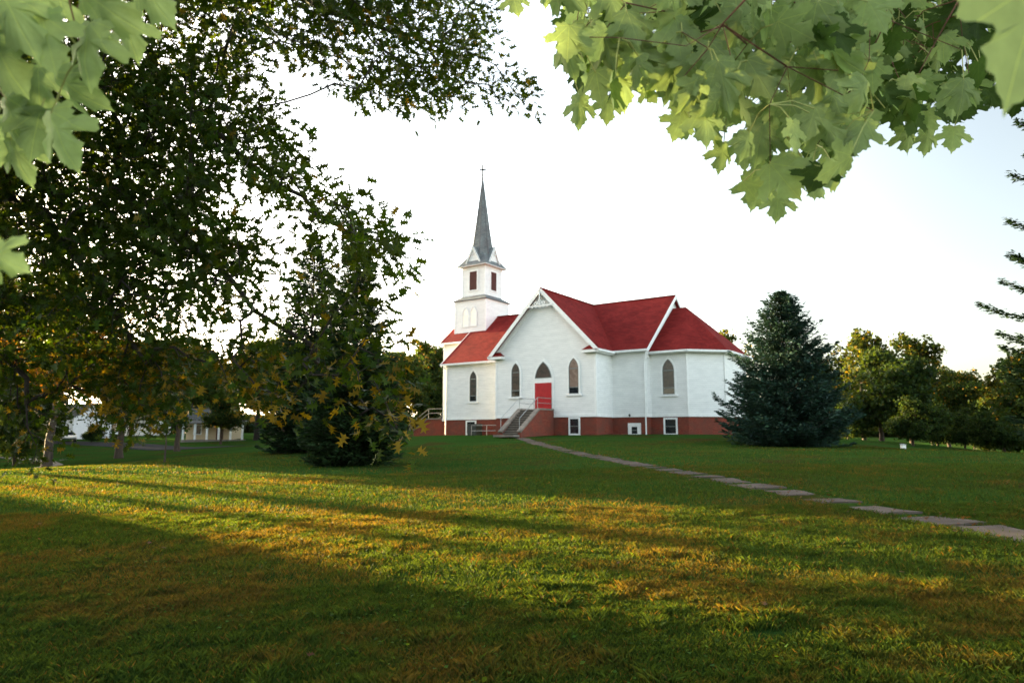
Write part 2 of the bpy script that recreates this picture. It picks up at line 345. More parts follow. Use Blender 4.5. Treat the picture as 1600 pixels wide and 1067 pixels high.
def ribbon(name, pts, w, m, lift=.03, res=1.0, **k):
    """a sheet that follows the ground along a plan polyline"""
    P = [Vector((x, y, 0)) for x, y in pts]; fine = []
    for a, b in zip(P[:-1], P[1:]):
        n = max(2, int((b-a).length/res))
        fine += [a.lerp(b, i/n) for i in range(n)]
    fine.append(P[-1]); mb = MB(); rows = []
    for i, p in enumerate(fine):
        d = (fine[min(i+1, len(fine)-1)]-fine[max(i-1, 0)]).normalized(); s_ = Vector((-d.y, d.x, 0))
        cs = []
        for t in (-.5, -.17, .17, .5):
            q = p+s_*w*t; cs.append((q.x, q.y, g1(q.x, q.y)+lift))
        rows.append(cs)
    vs = [v for r_ in rows for v in r_]; fs = [(i*4+j, i*4+j+1, (i+1)*4+j+1, (i+1)*4+j) for i in range(len(rows)-1) for j in range(3)]
    mb.add(vs, fs); o = mb.build(name, m); return tag(o, **k)
ribbon('road', [(-75, 33), (-50, 38.5), (-36, 42), (-29, 44.5), (-25, 47)], 3.6, ASPH, .04, 1.2, kind='structure')
ribbon('road', [(-150, 116), (-95, 108), (-68, 102.5), (-50, 90), (-39, 80), (-31, 78)], 5.2, ASPH, .05, 2, kind='structure')
ribbon('pavement', [(-62, 74), (-52, 70), (-45, 63), (-38, 56.5), (-33, 50), (-31, 45)], 1.1, CONC, .05, 1.5, kind='structure')

# path of old concrete slabs from the steps to the right foreground
PATH = [(.55, 51.2), (2.4, 41.0), (3.9, 30.5), (5.4, 19.75), (6.45, 12.5), (6.95, 9.4), (7.25, 7.6)]
pv = [Vector((x, y, 0)) for x, y in PATH]
def path_pt(s):
    for a, b in zip(pv[:-1], pv[1:]):
        l = (b-a).length
        if s <= l: return a.lerp(b, s/l), (b-a).normalized()
        s -= l
    return pv[-1], (pv[-1]-pv[-2]).normalized()
PL_ = sum((b-a).length for a, b in zip(pv[:-1], pv[1:]))
mb = MB(); s = .2
while s < PL_-1.0:
    ln = random.uniform(1.25, 1.6); p, d = path_pt(s+ln/2); sd = Vector((-d.y, d.x, 0)); w = random.uniform(.66, .98); rot = random.uniform(-.06, .06)
    gap = random.uniform(.10, .38) if random.random() < .72 else random.uniform(.4, .75)
    d2 = d*math.cos(rot)+sd*math.sin(rot); s2 = Vector((-d2.y, d2.x, 0)); tilt = random.uniform(-.012, .02)
    cs = []
    for k in range(4):                                     # slightly ragged corners
        for a, b in (((-1, -1), (-.3, -1.0), (.35, -1.0)), ((1, -1), (1, -.3), (1.0, .4)), ((1, 1), (.3, 1.0), (-.4, 1.0)), ((-1, 1), (-1, .3), (-1.0, -.35)))[k]:
            q = p+d2*(a*(ln-gap)/2+random.uniform(-.07, .05))+s2*(b*w/2+random.uniform(-.09, .05)); cs.append((q.x, q.y, g1(q.x, q.y)+.018+tilt*a))
    mb.slab([(x, y, z-.08) for x, y, z in cs], (0, 0, .08)); s += ln
pt = mb.build('footpath', SLAB); tag(pt, kind='structure')

# ------------------------------------------------------------ church
TH = .606; CA = (6.57, 53.3, 1.60)
ch = empty('church', CA, -TH, label='white clapboard church with red roof, grey spire and brick base on the rise', cat='church')
ZS = 1.47; ZW = 6.95; ZR = 12.15; YR = 8.97
NX0, NX1, NY0, NY1 = -17.67, 2.94, 2.852, 15.09
APSE = [(2.6, 3.78), (5.97, 3.78), (8.2, 6.03), (8.2, 11.93), (5.97, 14.17), (2.6, 14.17)]
def inset(poly, d):
    cx = sum(p[0] for p in poly)/len(poly); cy = sum(p[1] for p in poly)/len(poly)
    n = len(poly); out = []
    for i in range(n):
        a, b, c = Vector(poly[i-1]), Vector(poly[i]), Vector(poly[(i+1) % n])
        n1 = Vector((-(b-a).y, (b-a).x)).normalized(); n2 = Vector((-(c-b).y, (c-b).x)).normalized()
        m_ = (n1+n2); m_ = m_/max(m_.dot(n1), .2); out.append(tuple(b+m_*d))
    return out
def gable_x(mb, x0, x1, yc, hw, z0, zw, zr):
    pts = [(x0, yc-hw, z0), (x0, yc+hw, z0), (x0, yc+hw, zw), (x0, yc, zr), (x0, yc-hw, zw)]
    mb.slab(pts, (x1-x0, 0, 0))
slN = (ZR-.12-7.0)/6.12       # slope of nave roof (per metre)
mb = MB(); gable_x(mb, NX0, NX1, YR, 6.12, ZS, ZR-.12-slN*6.12, ZR-.12)
mb.build('nave_wall', SIDING, ch)
TXC, THW = -4.86, 4.86; slT = (12.0-7.0)/THW
mb = MB(); mb.slab([(TXC-THW, 0, ZS), (TXC+THW, 0, ZS), (TXC+THW, 0, 7.0), (TXC, 0, 12.0), (TXC-THW, 0, 7.0)], (0, 7.5, 0))
mb.build('transept_wall', SIDING, ch)
mb = MB(); mb.prism(APSE, ZS, 6.6); mb.build('apse_wall', SIDING, ch)
mb = MB(); gable_x(mb, -20.7, NX0+.1, YR, 3.0, ZS, ZR-.16-slN*3.0, ZR-.16); mb.build('vestibule_wall', SIDING, ch)
# brick base
mb = MB(); e = .04
mb.box(NX0+e, NX1-e, NY0+e, NY1-e, -.9, ZS); mb.box(-9.72+e, -e, e, 5, -.9, ZS-.002); mb.prism(inset(APSE, e), -.9, ZS-.004); mb.box(-20.7+e, NX0+.2, 5.97+e, 11.97-e, -.9, ZS-.006)
mb.build('foundation', BRICK, ch)
# water table + corner boards + frieze (trim)
mb = MB(); t = .035
def band(mb, p0, p1, z0, z1, out=.05):
    p0, p1 = Vector((*p0, 0)), Vector((*p1, 0)); d = (p1-p0).normalized(); n = Vector((d.y, -d.x, 0))
    a = p0-d*out; b = p1+d*out
    mb.slab([(a.x-n.x*.02, a.y-n.y*.02, z0), (b.x-n.x*.02, b.y-n.y*.02, z0), (b.x-n.x*.02, b.y-n.y*.02, z1), (a.x-n.x*.02, a.y-n.y*.02, z1)], n*(out+.02))
segs = [((NX0, NY0), (-9.72, NY0)), ((-9.72, NY0), (-9.72, 0)), ((-9.72, 0), (0, 0)), ((0, 0), (0, NY0)), ((0, NY0), (NX1, NY0)), ((NX1, NY0), (NX1, 3.78)),
        ((NX1, 3.78), (5.97, 3.78)), ((5.97, 3.78), (8.2, 6.03)), ((8.2, 6.03), (8.2, 11.93)), ((NX0, NY1), (NX0, 11.97)), ((NX0, 5.97), (NX0, NY0)), ((-20.7, 11.97), (-20.7, 5.97)), ((-20.7, 5.97), (NX0, 5.97))]
for i, (a, b) in enumerate(segs): band(mb, a, b, ZS-.03-i*.0013, ZS+.20+i*.0013, .045+.0011*i)
mb.build('water_table', WHITE, ch)
mb = MB(); k = 0
for (x, y, n1, n2, zt) in [(-9.72, 0, (1, 0), (0, 1), 7.0), (0, 0, (-1, 0), (0, 1), 7.0), (NX0, NY0, (1, 0), (0, 1), 6.9), (NX1, NY0, (-1, 0), (0, 1), 6.9), (-20.7, 5.97, (1, 0), (0, 1), 9.5)]:
    sx = -1 if n1[0] > 0 else 1
    xa, xb = sorted((x+sx*.028, x-sx*.14)); mb.box(xa, xb, y-.028, y+.14, ZS+.21, zt)
mb.tube([(5.97, 3.78, ZS+.2), (5.97, 3.78, 6.9)], .07, 6); mb.tube([(8.2, 6.03, ZS+.2), (8.2, 6.03, 6.9)], .07, 6)
build_each(mb, 'corner_board', WHITE, ch)

def roof_pair(name, x0, x1, yc, ov, zr, sl, th=.13, mb=None):
    mb = mb or MB()
    for s_ in (-1, 1):
        e_ = (yc+s_*ov, zr-sl*ov)
        pts = [(x0, yc, zr), (x1, yc, zr), (x1, e_[0], e_[1]), (x0, e_[0], e_[1])]
        mb.slab([(a, b, c-th) for a, b, c in pts], (0, 0, th))
    return mb
nr = roof_pair('nave_roof', NX0-.35, NX1+.35, YR, 6.55, ZR, slN).build('nave_roof', REDROOF, ch)
vr = roof_pair('vestibule_roof', -21.0, NX0-.2, YR, 3.35, ZR-.03, slN).build('vestibule_roof', REDROOF, ch)
mb = MB(); th = .13; TR = 12.13; ovT = THW+.42
for s_ in (-1, 1):
    ze = TR-slT*ovT
    # front overhang back to the nave slope (valley): extend each slope into the nave roof
    yv0 = YR
    pts = [(TXC, -.45, TR), (TXC+s_*ovT, -.45, ze), (TXC+s_*ovT, 4.2, ze), (TXC, YR, TR)]
    mb.slab([(a, b, c-th) for a, b, c in pts], (0, 0, th))
tr_ = mb.build('transept_roof', REDROOF, ch)
# ridge caps
mb = MB(); mb.beam((NX0-.36, YR, ZR+.03), (NX1+.36, YR, ZR+.03), .22, .05); mb.beam((TXC, -.46, TR+.04), (TXC, YR, TR+.04), .22, .05); mb.build('ridge_cap', REDROOF, ch)
# apse roof
ap = [(p[0], p[1]) for p in inset(APSE, -.42)]; ap[0] = (NX1+.02, 3.36); ap[-1] = (NX1+.02, 14.59)
ze = 6.62; za = 11.02; A1 = (NX1+.02, YR, za); A2 = (4.15, YR, za)
E_ = [(x, y, ze) for x, y in ap]
mb = MB()
vs = E_+[A1, A2]+[(x, y, ze-.13) for x, y in ap]
fs = [(0, 1, 7, 6), (1, 2, 7), (2, 3, 7), (3, 4, 7), (4, 5, 6, 7)]+[(i, 8+i, 8+i+1, i+1) for i in range(5)]+[(13, 12, 11, 10, 9, 8)]
mb.add(vs, fs); mb.build('apse_roof', REDROOF, ch)
# white rake boards, fascia and gutters
mb = MB()
def rake(mb, x, yc, ov, zr, sl, w=.05, h=.26, axis_='x', drop=.14):
    for s_ in (-1, 1):
        top = (x, yc, zr-drop) if axis_ == 'x' else (yc, x, zr-drop)
        bot = (x, yc+s_*ov, zr-sl*ov-drop) if axis_ == 'x' else (yc+s_*ov, x, zr-sl*ov-drop)
        mb.beam(top, bot, w, h, up=(0, 0, 1))
rake(mb, NX1+.37, YR, 6.57, ZR, slN); rake(mb, NX0-.37, YR, 6.57, ZR, slN); rake(mb, -21.02, YR, 3.37, ZR-.03, slN)
rake(mb, -.475, TXC, ovT+.03, TR, slT, axis_='y', h=.30); rake(mb, -.03, TXC, ovT-.3, TR-.18, slT, axis_='y', h=.34)
build_each(mb, 'rake_board', WHITE, ch)
mb = MB(); zg = ZR-slN*6.55
def gutter(mb, p0, p1, w=.15, h=.16): mb.beam(p0, p1, w, h)
gy = YR-6.55-.07
gutter(mb, (NX0-.36, gy, zg-.08), (TXC-ovT-.05, gy, zg-.08)); gutter(mb, (TXC+ovT-.1, gy, zg-.08), (NX1+.36, gy, zg-.08))
zt = TR-slT*ovT
gutter(mb, (TXC+ovT+.07, -.46, zt-.08), (TXC+ovT+.07, gy, zt-.085)); gutter(mb, (TXC-ovT-.07, -.46, zt-.08), (TXC-ovT-.07, gy, zt-.085))
for i in range(1, 4):
    a, b = ap[i-1], ap[i]; d = (Vector(b)-Vector(a)).normalized(); n = Vector((d.y, -d.x))*.07
    gutter(mb, (a[0]+n.x-.05*(i == 1), a[1]+n.y, ze-.08-.001*i), (b[0]+n.x, b[1]+n.y, ze-.08-.001*i))
vz = ZR-.03-slN*3.35; gutter(mb, (-21.0, YR-3.42, vz-.08), (NX0-.4, YR-3.42, vz-.08))
build_each(mb, 'gutter', WHITE, ch)
# boxed soffits
mb = MB()
mb.box(NX0-.3, -9.72, YR-6.5, NY0, 6.62, 6.70); mb.box(0, NX1+.3, YR-6.5, NY0, 6.62, 6.70); mb.box(-.001, .38, -.40, NY0-.35, 6.45, 6.55); mb.box(-10.10, -9.72, -.40, NY0-.35, 6.45, 6.55)
mb.prism([(x, y) for x, y in inset(ap, .04)], 6.40, 6.486)
build_each(mb, 'soffit', WHITE, ch)
# cornice returns with little red roofs on the transept front
for sx in (-1, 1):
    xe = TXC+sx*(ovT+.02); xi = TXC+sx*(THW-.95); xa, xb = sorted((xe, xi))
    m2 = MB(); m2.box(xa, xb, -.50, -.002, 6.46, 6.68); o = m2.build('cornice_return', WHITE, ch)
    m2 = MB(); zz = 6.681
    m2.add([(xa-.02, -.53, zz), (xb+.02, -.53, zz), (xb+.02, 0, zz), (xa-.02, 0, zz), (xa+(.45 if sx > 0 else .25), -.02, zz+.42), (xb-(.25 if sx > 0 else .45), -.02, zz+.42)],
           [(0, 1, 5, 4), (1, 2, 5), (0, 4, 3), (3, 2, 1, 0), (2, 3, 4, 5)])
    m2.build('return_roof', REDROOF, o)
# gable ornament
mb = MB(); yo = -.50
def ring(mb, cx, cz, r0, r1, y, th=.05, n=14):
    vs = []; fs = []
    for k in range(n):
        a = 2*math.pi*k/n
        for rr, yy_ in ((r0, y), (r1, y), (r1, y+th), (r0, y+th)): vs.append((cx+rr*math.cos(a), yy_, cz+rr*math.sin(a)))
    for k in range(n):
        b0, b1 = 4*k, 4*((k+1) % n)
        for j in range(4): fs.append((b0+j, b0+(j+1) % 4, b1+(j+1) % 4, b1+j))
    mb.add(vs, fs)
zo = TR-1.50
mb.beam((TXC-1.2, yo, zo), (TXC+1.2, yo, zo), .06, .12); mb.beam((TXC, yo-.01, zo+.05), (TXC, yo-.01, TR-.3), .07, .12, up=(0, 1, 0))
for cx, cz, r_ in ((-.38, .22, .14), (0, .30, .19), (.38, .22, .14)): ring(mb, TXC+cx, zo+cz, r_-.05, r_+.02, yo-.03)
for k in range(5):
    x = TXC-.72+k*.36; ring(mb, x, zo-.06, .04, .09, yo-.02, .04, 8)
mb.build('gable_ornament', WHITE, ch)

# windows ------------------------------------------------
def lancet(w, h, n=7, k=1.0):
    """half width w/2, pointed arch"""
    r_ = w*1.15; hw = w/2; cx = r_-hw; ah = math.sqrt(r_*r_-cx*cx); sp = h-ah; pts = [(-hw, 0), (hw, 0)]
    a1 = math.acos(cx/r_)
    for i in range(n): a = a1*i/n; pts.append((-cx+r_*math.cos(a), sp+r_*math.sin(a)))
    pts.append((0, h))
    for i in range(n-1, -1, -1): a = a1*i/n; pts.append((cx-r_*math.cos(a), sp+r_*math.sin(a)))
    return pts, sp
def face_map(o, u, n):
    o, u, n = Vector(o), Vector(u), Vector(n)
    return lambda a, z, d: o+u*a+n*d+Vector((0, 0, z))
def flat(mb, fm, pts, d0, d1):
    n = len(pts); vs = [fm(a, z, d0) for a, z in pts]+[fm(a, z, d1) for a, z in pts]
    mb.add(vs, [tuple(range(n))[::-1], tuple(range(n, 2*n))]+[(i, (i+1) % n, n+(i+1) % n, n+i) for i in range(n)])
def frame_ring(mb, fm, outer, inner, d0, d1):
    n = len(outer); vs = [fm(a, z, d) for d in (d0, d1) for a, z in outer]+[fm(a, z, d) for d in (d0, d1) for a, z in inner]
    fs = []
    for i in range(n):
        j = (i+1) % n
        fs += [(i, j, n+j, n+i), (2*n+i, 3*n+i, 3*n+j, 2*n+j), (n+i, n+j, 3*n+j, 3*n+i), (i, 2*n+i, 2*n+j, j)]
    mb.add(vs, fs)
def lancet_window(fm, w, h, glass, parent, casing=.13, bars=(.17,), lower=True, sill=True):
    outer, _ = lancet(w+2*casing, h+casing*1.9); outer = [(a, z-casing*.3) for a, z in outer]
    inner, sp = lancet(w, h)
    m1 = MB(); frame_ring(m1, fm, outer, inner, .0, .06); fr = m1.build('window', WHITE, parent)
    m2 = MB(); flat(m2, fm, inner, .004, .016); m2.build('pane', glass, fr)
    m3 = MB(); s2, _ = lancet(w-.10, h-.09); s2 = [(a, z+.04) for a, z in s2]; frame_ring(m3, fm, [(a*.999, z) for a, z in inner], s2, .017, .038)
    for b in bars: flat(m3, fm, [(-w/2, h*b), (w/2, h*b), (w/2, h*b+.07), (-w/2, h*b+.07)], .018, .045)
    flat(m3, fm, [(-w/2, sp-.02), (w/2, sp-.02), (w/2, sp+.05), (-w/2, sp+.05)], .018, .043)
    m3.build('sash', WHITE if glass is GLOWGL else MATS['sash_grey'], fr)
    if lower:
        m4 = MB(); flat(m4, fm, [(-w/2+.05, .045), (w/2-.05, .045), (w/2-.05, h*bars[0]), (-w/2+.05, h*bars[0])], .0165, .022); m4.build('lower_pane', DARKGL, fr)
    if sill:
        m5 = MB(); flat(m5, fm, [(-w/2-.26, -.17), (w/2+.26, -.17), (w/2+.26, -.06), (-w/2-.26, -.06)], .0, .12); m5.build('sill', WHITE, fr)
    return fr
mat('sash_grey', (.17, .19, .185), .5, .1)
FR = ((1, 0, 0), (0, -1, 0))
lancet_window(face_map((-7.60, 0, 3.21), *FR), .86, 2.85, STAIN, ch)
w_ = lancet_window(face_map((-1.98, 0, 3.28), *FR), .90, 2.86, STAINL, ch); w_['label'] = 'pale pinkish stained glass window'
lancet_window(face_map((-14.37, NY0, 3.13), *FR), .82, 2.85, glass_mat('dim_stained_glass', (.025, .03, .03), (.06, .05, .045), 6, .2, .6), ch)
lancet_window(face_map((4.45, 3.78, 3.20), *FR), .98, 2.80, STAIN, ch)
# tower twin windows
for cx in (-18.62, -17.60):
    f_ = lancet_window(face_map((cx-.03, YR-2.02, 11.05), *FR), .78, 2.0, GLOWGL, ch, casing=.09, bars=(.02,), lower=False, sill=False)
# door group
fm = face_map((-4.84, 0, 2.04), *FR)
arch, _ = lancet(1.62, 3.98, 9); archo, _ = lancet(1.98, 4.28, 9)
m1 = MB(); flat(m1, fm, [(a, z-.02) for a, z in archo], 0, .045); dcas = m1.build('door_casing', WHITE, ch)
dl = MB()
for sx in (-1, 1):
    x0, x1 = sorted((sx*.006, sx*.80)); flat(dl, fm, [(x0, .02), (x1, .02), (x1, 2.22), (x0, 2.22)], .046, .085)
    for k in range(5): xx_ = sx*(.08+k*.16); flat(dl, fm, [(xx_-.006, .04), (xx_+.006, .04), (xx_+.006, 2.2), (xx_-.006, 2.2)], .086, .092)
dr = dl.build('door', REDDOOR, ch)
hd = MB(); p0 = fm(.10, 1.0, .10); hd.tube([fm(.10, .95, .10), fm(.10, .95, .16), fm(.10, 1.12, .16), fm(.10, 1.12, .10)], .015, 6); hd.build('handle', DARKMETAL, dr)
# transom window above the door
zs_ = 2.62; tw = [(a, z) for a, z in arch if z > zs_]
import bisect
def arch_w(z):
    for (a0, z0), (a1, z1) in zip(arch[1:], arch[2:]):
        if z0 <= z <= z1 and a0 > 0: return a0+(a1-a0)*(z-z0)/max(z1-z0, 1e-6)
    return .8
aw = arch_w(zs_); tw = [(-aw, zs_), (aw, zs_)]+[(a, z) for a, z in arch if z > zs_+.02]
m1 = MB(); flat(m1, fm, [(a*.9, zs_+.03+(z-zs_)*.93) for a, z in tw], .046, .055); tp = m1.build('transom_window', STAIN, ch)
m1 = MB(); frame_ring(m1, fm, tw, [(a*.9, zs_+.05+(z-zs_)*.9) for a, z in tw], .046, .075); m1.build('frame', MATS['sash_grey'], tp)
def rect_window(fm, w, h, parent, glass=DARKGL, cas=.13, name='basement_window', bars=(.5,)):
    m1 = MB(); o_ = [(-w/2-cas, -cas), (w/2+cas, -cas), (w/2+cas, h+cas), (-w/2-cas, h+cas)]; i_ = [(-w/2, 0), (w/2, 0), (w/2, h), (-w/2, h)]
    frame_ring(m1, fm, o_, i_, -.02, .05); fr = m1.build(name, WHITE, parent)
    m2 = MB(); flat(m2, fm, i_, -.01, .005); m2.build('pane', glass, fr)
    m3 = MB()
    for b in bars: flat(m3, fm, [(-w/2, h*b-.025), (w/2, h*b-.025), (w/2, h*b+.025), (-w/2, h*b+.025)], .006, .03)
    if bars: m3.build('sash_bar', MATS['sash_grey'], fr)
    return fr
rect_window(face_map((-1.98, .0, .14), *FR), .78, 1.15, ch)
rect_window(face_map((-14.6, NY0, .14), *FR), .95, 1.1, ch)
rect_window(face_map((4.5, 3.78, .14), *FR), .88, 1.1, ch)
bw = rect_window(face_map((1.86, NY0, .12), *FR), .5, .55, ch, cas=.30); bw['label'] = 'small basement window in a wide white panel'
# downspouts
mb = MB()
mb.tube([(NX1+.3, gy+.02, 6.5), (NX1+.28, NY0-.10, 6.1), (NX1-.06, NY0-.10, 5.9), (NX1-.06, NY0-.09, .05)], .055, 8)
mb.tube([(NX0+.05, gy+.05, 6.5), (NX0+.05, NY0-.10, 6.2), (NX0+.05, NY0-.09, .05)], .055, 8)
mb.tube([(-9.9, gy+.05, 6.5), (-9.84, NY0-.10, 6.2), (-9.84, NY0-.09, 2.2)], .045, 8)
build_each(mb, 'downspout', WHITE, ch)
mb = MB(); mb.tube([(1.5, NY0-.05, 1.55), (1.5, NY0-.13, 1.58), (1.5, NY0-.16, 1.66)], .07, 8); mb.build('wall_vent', DARKMETAL, ch)

# tower --------------------------------------------------
TC = (-18.07, YR); h1 = 2.02; h2 = 1.48
tw_ = MB(); tw_.box(TC[0]-h1, TC[0]+h1, TC[1]-h1, TC[1]+h1, 6, 13.86); tw_.build('tower_wall', SIDING, ch)
mb = MB()
for sx in (-1, 1):
    for sy in (-1, 1):
        x, y = TC[0]+sx*h1, TC[1]+sy*h1; xa, xb = sorted((x+sx*.025, x-sx*.12)); ya, yb = sorted((y+sy*.025, y-sy*.12)); mb.box(xa, xb, ya, yb, 9, 13.80)
        x, y = TC[0]+sx*h2, TC[1]+sy*h2; xa, xb = sorted((x+sx*.022, x-sx*.11)); ya, yb = sorted((y+sy*.022, y-sy*.11)); mb.box(xa, xb, ya, yb, 14.2, 17.5)
for s_, z0, z1, o_ in ((h1, 13.62, 13.84, .03),): mb.box(TC[0]-s_-o_, TC[0]+s_+o_, TC[1]-s_-o_, TC[1]+s_+o_, z0, z1)
mb.box(TC[0]-h2-.05, TC[0]+h2+.05, TC[1]-h2-.05, TC[1]+h2+.05, 17.25, 17.52)
mb.build('tower_trim', WHITE, ch)
def frustum(mb, c, a, za_, b, zb_, n=4, rot=math.pi/4):
    vs = []
    for r_, z in ((a, za_), (b, zb_)):
        for k in range(n): t_ = rot+2*math.pi*k/n; vs.append((c[0]+r_*math.cos(t_), c[1]+r_*math.sin(t_), z))
    mb.add(vs, [tuple(range(n))[::-1], tuple(range(n, 2*n))]+[(k, (k+1) % n, n+(k+1) % n, n+k) for k in range(n)])
q2 = math.sqrt(2)
mb = MB(); frustum(mb, TC, (h1+.17)*q2, 13.80, (h1+.17)*q2, 13.87); frustum(mb, TC, (h1+.17)*q2, 13.871, (h2-.02)*q2, 14.38); mb.build('tower_skirt_roof', GREYROOF, ch)
mb = MB(); mb.box(TC[0]-h2, TC[0]+h2, TC[1]-h2, TC[1]+h2, 14.0, 17.7); mb.build('belfry_wall', SIDING, ch)
for (o, u, n) in [((TC[0], TC[1]-h2, 0), (1, 0, 0), (0, -1, 0)), ((TC[0]+h2, TC[1], 0), (0, 1, 0), (1, 0, 0)), ((TC[0], TC[1]+h2, 0), (-1, 0, 0), (0, 1, 0)), ((TC[0]-h2, TC[1], 0), (0, -1, 0), (-1, 0, 0))]:
    fm2 = face_map(o, u, n); z0, z1, hw = 14.98, 16.95, .48
    m1 = MB(); frame_ring(m1, fm2, [(-hw-.12, z0-.12), (hw+.12, z0-.12), (hw+.12, z1+.12), (-hw-.12, z1+.12)], [(-hw, z0), (hw, z0), (hw, z1), (-hw, z1)], 0, .07); fr = m1.build('louvre_frame', WHITE, ch)
    m1 = MB(); flat(m1, fm2, [(-hw, z0), (hw, z0), (hw, z1), (-hw, z1)], .003, .012)
    k = z0+.06
    while k < z1-.08:
        vs = [fm2(a, z, d) for a, z, d in ((-hw, k, .06), (hw, k, .06), (hw, k+.11, .015), (-hw, k+.11, .015), (-hw, k-.02, .06), (hw, k-.02, .06))]
        m1.add(vs, [(0, 1, 2, 3), (4, 5, 1, 0)]); k += .15
    m1.build('louvre', LOUVRE, fr)
    # gablet of this face
    zE = 17.62; zP = 19.55; gw = 1.02
    m1 = MB(); flat(m1, fm2, [(-gw, zE-.1), (gw, zE-.1), (0, zP-.12)], -.4, .06); gab = m1.build('spire_gable', SIDING, ch)
    m1 = MB()
    for s_ in (-1, 1):
        a0 = fm2(0, zP, .16); a1 = fm2(s_*(gw+.16), zE-.20, .16); m1.beam(a0, a1, .10, .17)
    m1.beam(fm2(-.36, zP-.72, .13), fm2(.36, zP-.72, .13), .05, .08); m1.beam(fm2(0, zP-.70, .12), fm2(0, zP-.15, .12), .05, .09, up=n)
    m1.build('gable_trim', WHITE, gab)
    m1 = MB()
    for s_ in (-1, 1):
        pts = [fm2(0, zP+.06, .22), fm2(s_*(gw+.18), zE-.14, .22), fm2(s_*(gw+.18), zE-.14, -.9), fm2(0, zP+.06, -1.3)]
        m1.slab(pts, (0, 0, .06))
    m1.build('gable_roof', GREYROOF, gab)
# spire: small hips at the four corners, then an eight-sided needle flaring at the bottom
mb = MB()
frustum(mb, TC, (h2+.42)*q2, 17.50, (h2+.42)*q2, 17.56)
mb2 = MB(); frustum(mb2, TC, (h2+.44)*q2, 17.565, .95*q2, 18.9); 
rr_ = [(1.36, 18.2), (1.16, 19.3), (1.02, 20.2), (.80, 21.7), (.50, 24.0), (.05, 27.5)]
for (a, za_), (b, zb_) in zip(rr_[:-1], rr_[1:]): frustum(mb2, TC, a, za_, b, zb_, 8, math.pi/8)
mb2.build('spire', GREYROOF, ch); mb.build('spire_eave', WHITE, ch)
mb = MB()
for k in range(8):
    t_ = math.pi/8+k*math.pi/4
    mb.tube([(TC[0]+(a+.01)*math.cos(t_), TC[1]+(a+.01)*math.sin(t_), z) for a, z in rr_], [.045, .04, .035, .03, .025, .015], 4)
mb.build('spire_hip', mat('hip_metal', (.10, .10, .105), .6, .2), ch)
mb = MB(); mb.tube([(TC[0], TC[1], 27.3), (TC[0], TC[1], 27.7), (TC[0], TC[1], 27.8), (TC[0], TC[1], 29.1)], [.10, .09, .085, .08], 8)
mb.tube([(TC[0]-.36*.82, TC[1]+.36*.57*0-.20, 28.55), (TC[0]+.36*.82, TC[1]+.20, 28.55)], .08, 8)
mb.build('cross', mat('cross_metal', (.015, .015, .015), .8, spec=.05), ch)

# entrance steps -----------------------------------------
st = empty('entrance_steps', CA, -TH, label='concrete steps with sloped brick cheek walls leading up to the red door', cat='steps')
sx0, sx1 = -5.85, -3.85; LAND = 2.2; TOP = 2.0; RUN = 2.55
mb = MB(); n = 11
for k in range(n):
    z1 = TOP*(k+1)/n; y1 = -LAND-RUN*(1-k/n); mb.box(sx0+.28, sx1-.28, y1, y1+RUN/n+.03, z1-TOP/n-.06, z1-.055)
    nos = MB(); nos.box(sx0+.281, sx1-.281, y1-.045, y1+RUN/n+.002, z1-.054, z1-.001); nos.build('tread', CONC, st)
build_each(mb, 'riser', mat('riser_concrete', (.075, .066, .057), .95, .3, 3), st); mb = MB(); mb.box(sx0+.28, sx1-.28, -LAND, -.02, 1.6, TOP); mb.build('landing', CONC, st)  # risers darker than the treads so the step lines show
mb = MB(); capb = MB()
for x0 in (sx0, sx1-.28):
    pts = [(x0, -.05, -.6), (x0, -LAND-RUN-.05, -.6), (x0, -LAND-RUN-.05, .22), (x0, -LAND, TOP-.02), (x0, -.05, TOP-.02)]
    mb.slab(pts, (.28, 0, 0))
    for a, b in (((-.05, TOP-.019), (-LAND, TOP-.019)), ((-LAND, TOP-.019), (-LAND-RUN-.12, .20))):
        d = Vector((0, b[0]-a[0], b[1]-a[1])).normalized(); up = Vector((0, -d.z, d.y)); up = up if up.z > 0 else -up
        p = [(x0-.05, a[0], a[1]), (x0+.33, a[0], a[1]), (x0+.33, b[0], b[1]), (x0-.05, b[0], b[1])]
        capb.slab(p, up*.13)
build_each(mb, 'cheek_wall', BRICK, st); build_each(capb, 'coping', CONC, st)
mb = MB(); mb.box(sx0+.1, sx1-.1, -LAND-RUN-1.0, -LAND-RUN-.1, -.12, .035); mb.build('bottom_slab', CONC, st)
for x in (sx0+.14, sx1-.14):
    m1 = MB(); zt = TOP+.95; y1 = -LAND-.05; y2 = -LAND-RUN-.05
    m1.tube([(x, -.10, zt), (x, y1, zt), (x, y2, .32+.95)], .024, 8); m1.tube([(x, -.10, zt-.42), (x, y1, zt-.42)], .020, 8)
    for y, z0, z1 in ((-.12, TOP, zt), (y1, TOP, zt), (y2, .3, .32+.95)): m1.tube([(x, y, z0), (x, y, z1)], .022, 8)
    m1.build('handrail', METAL, st)
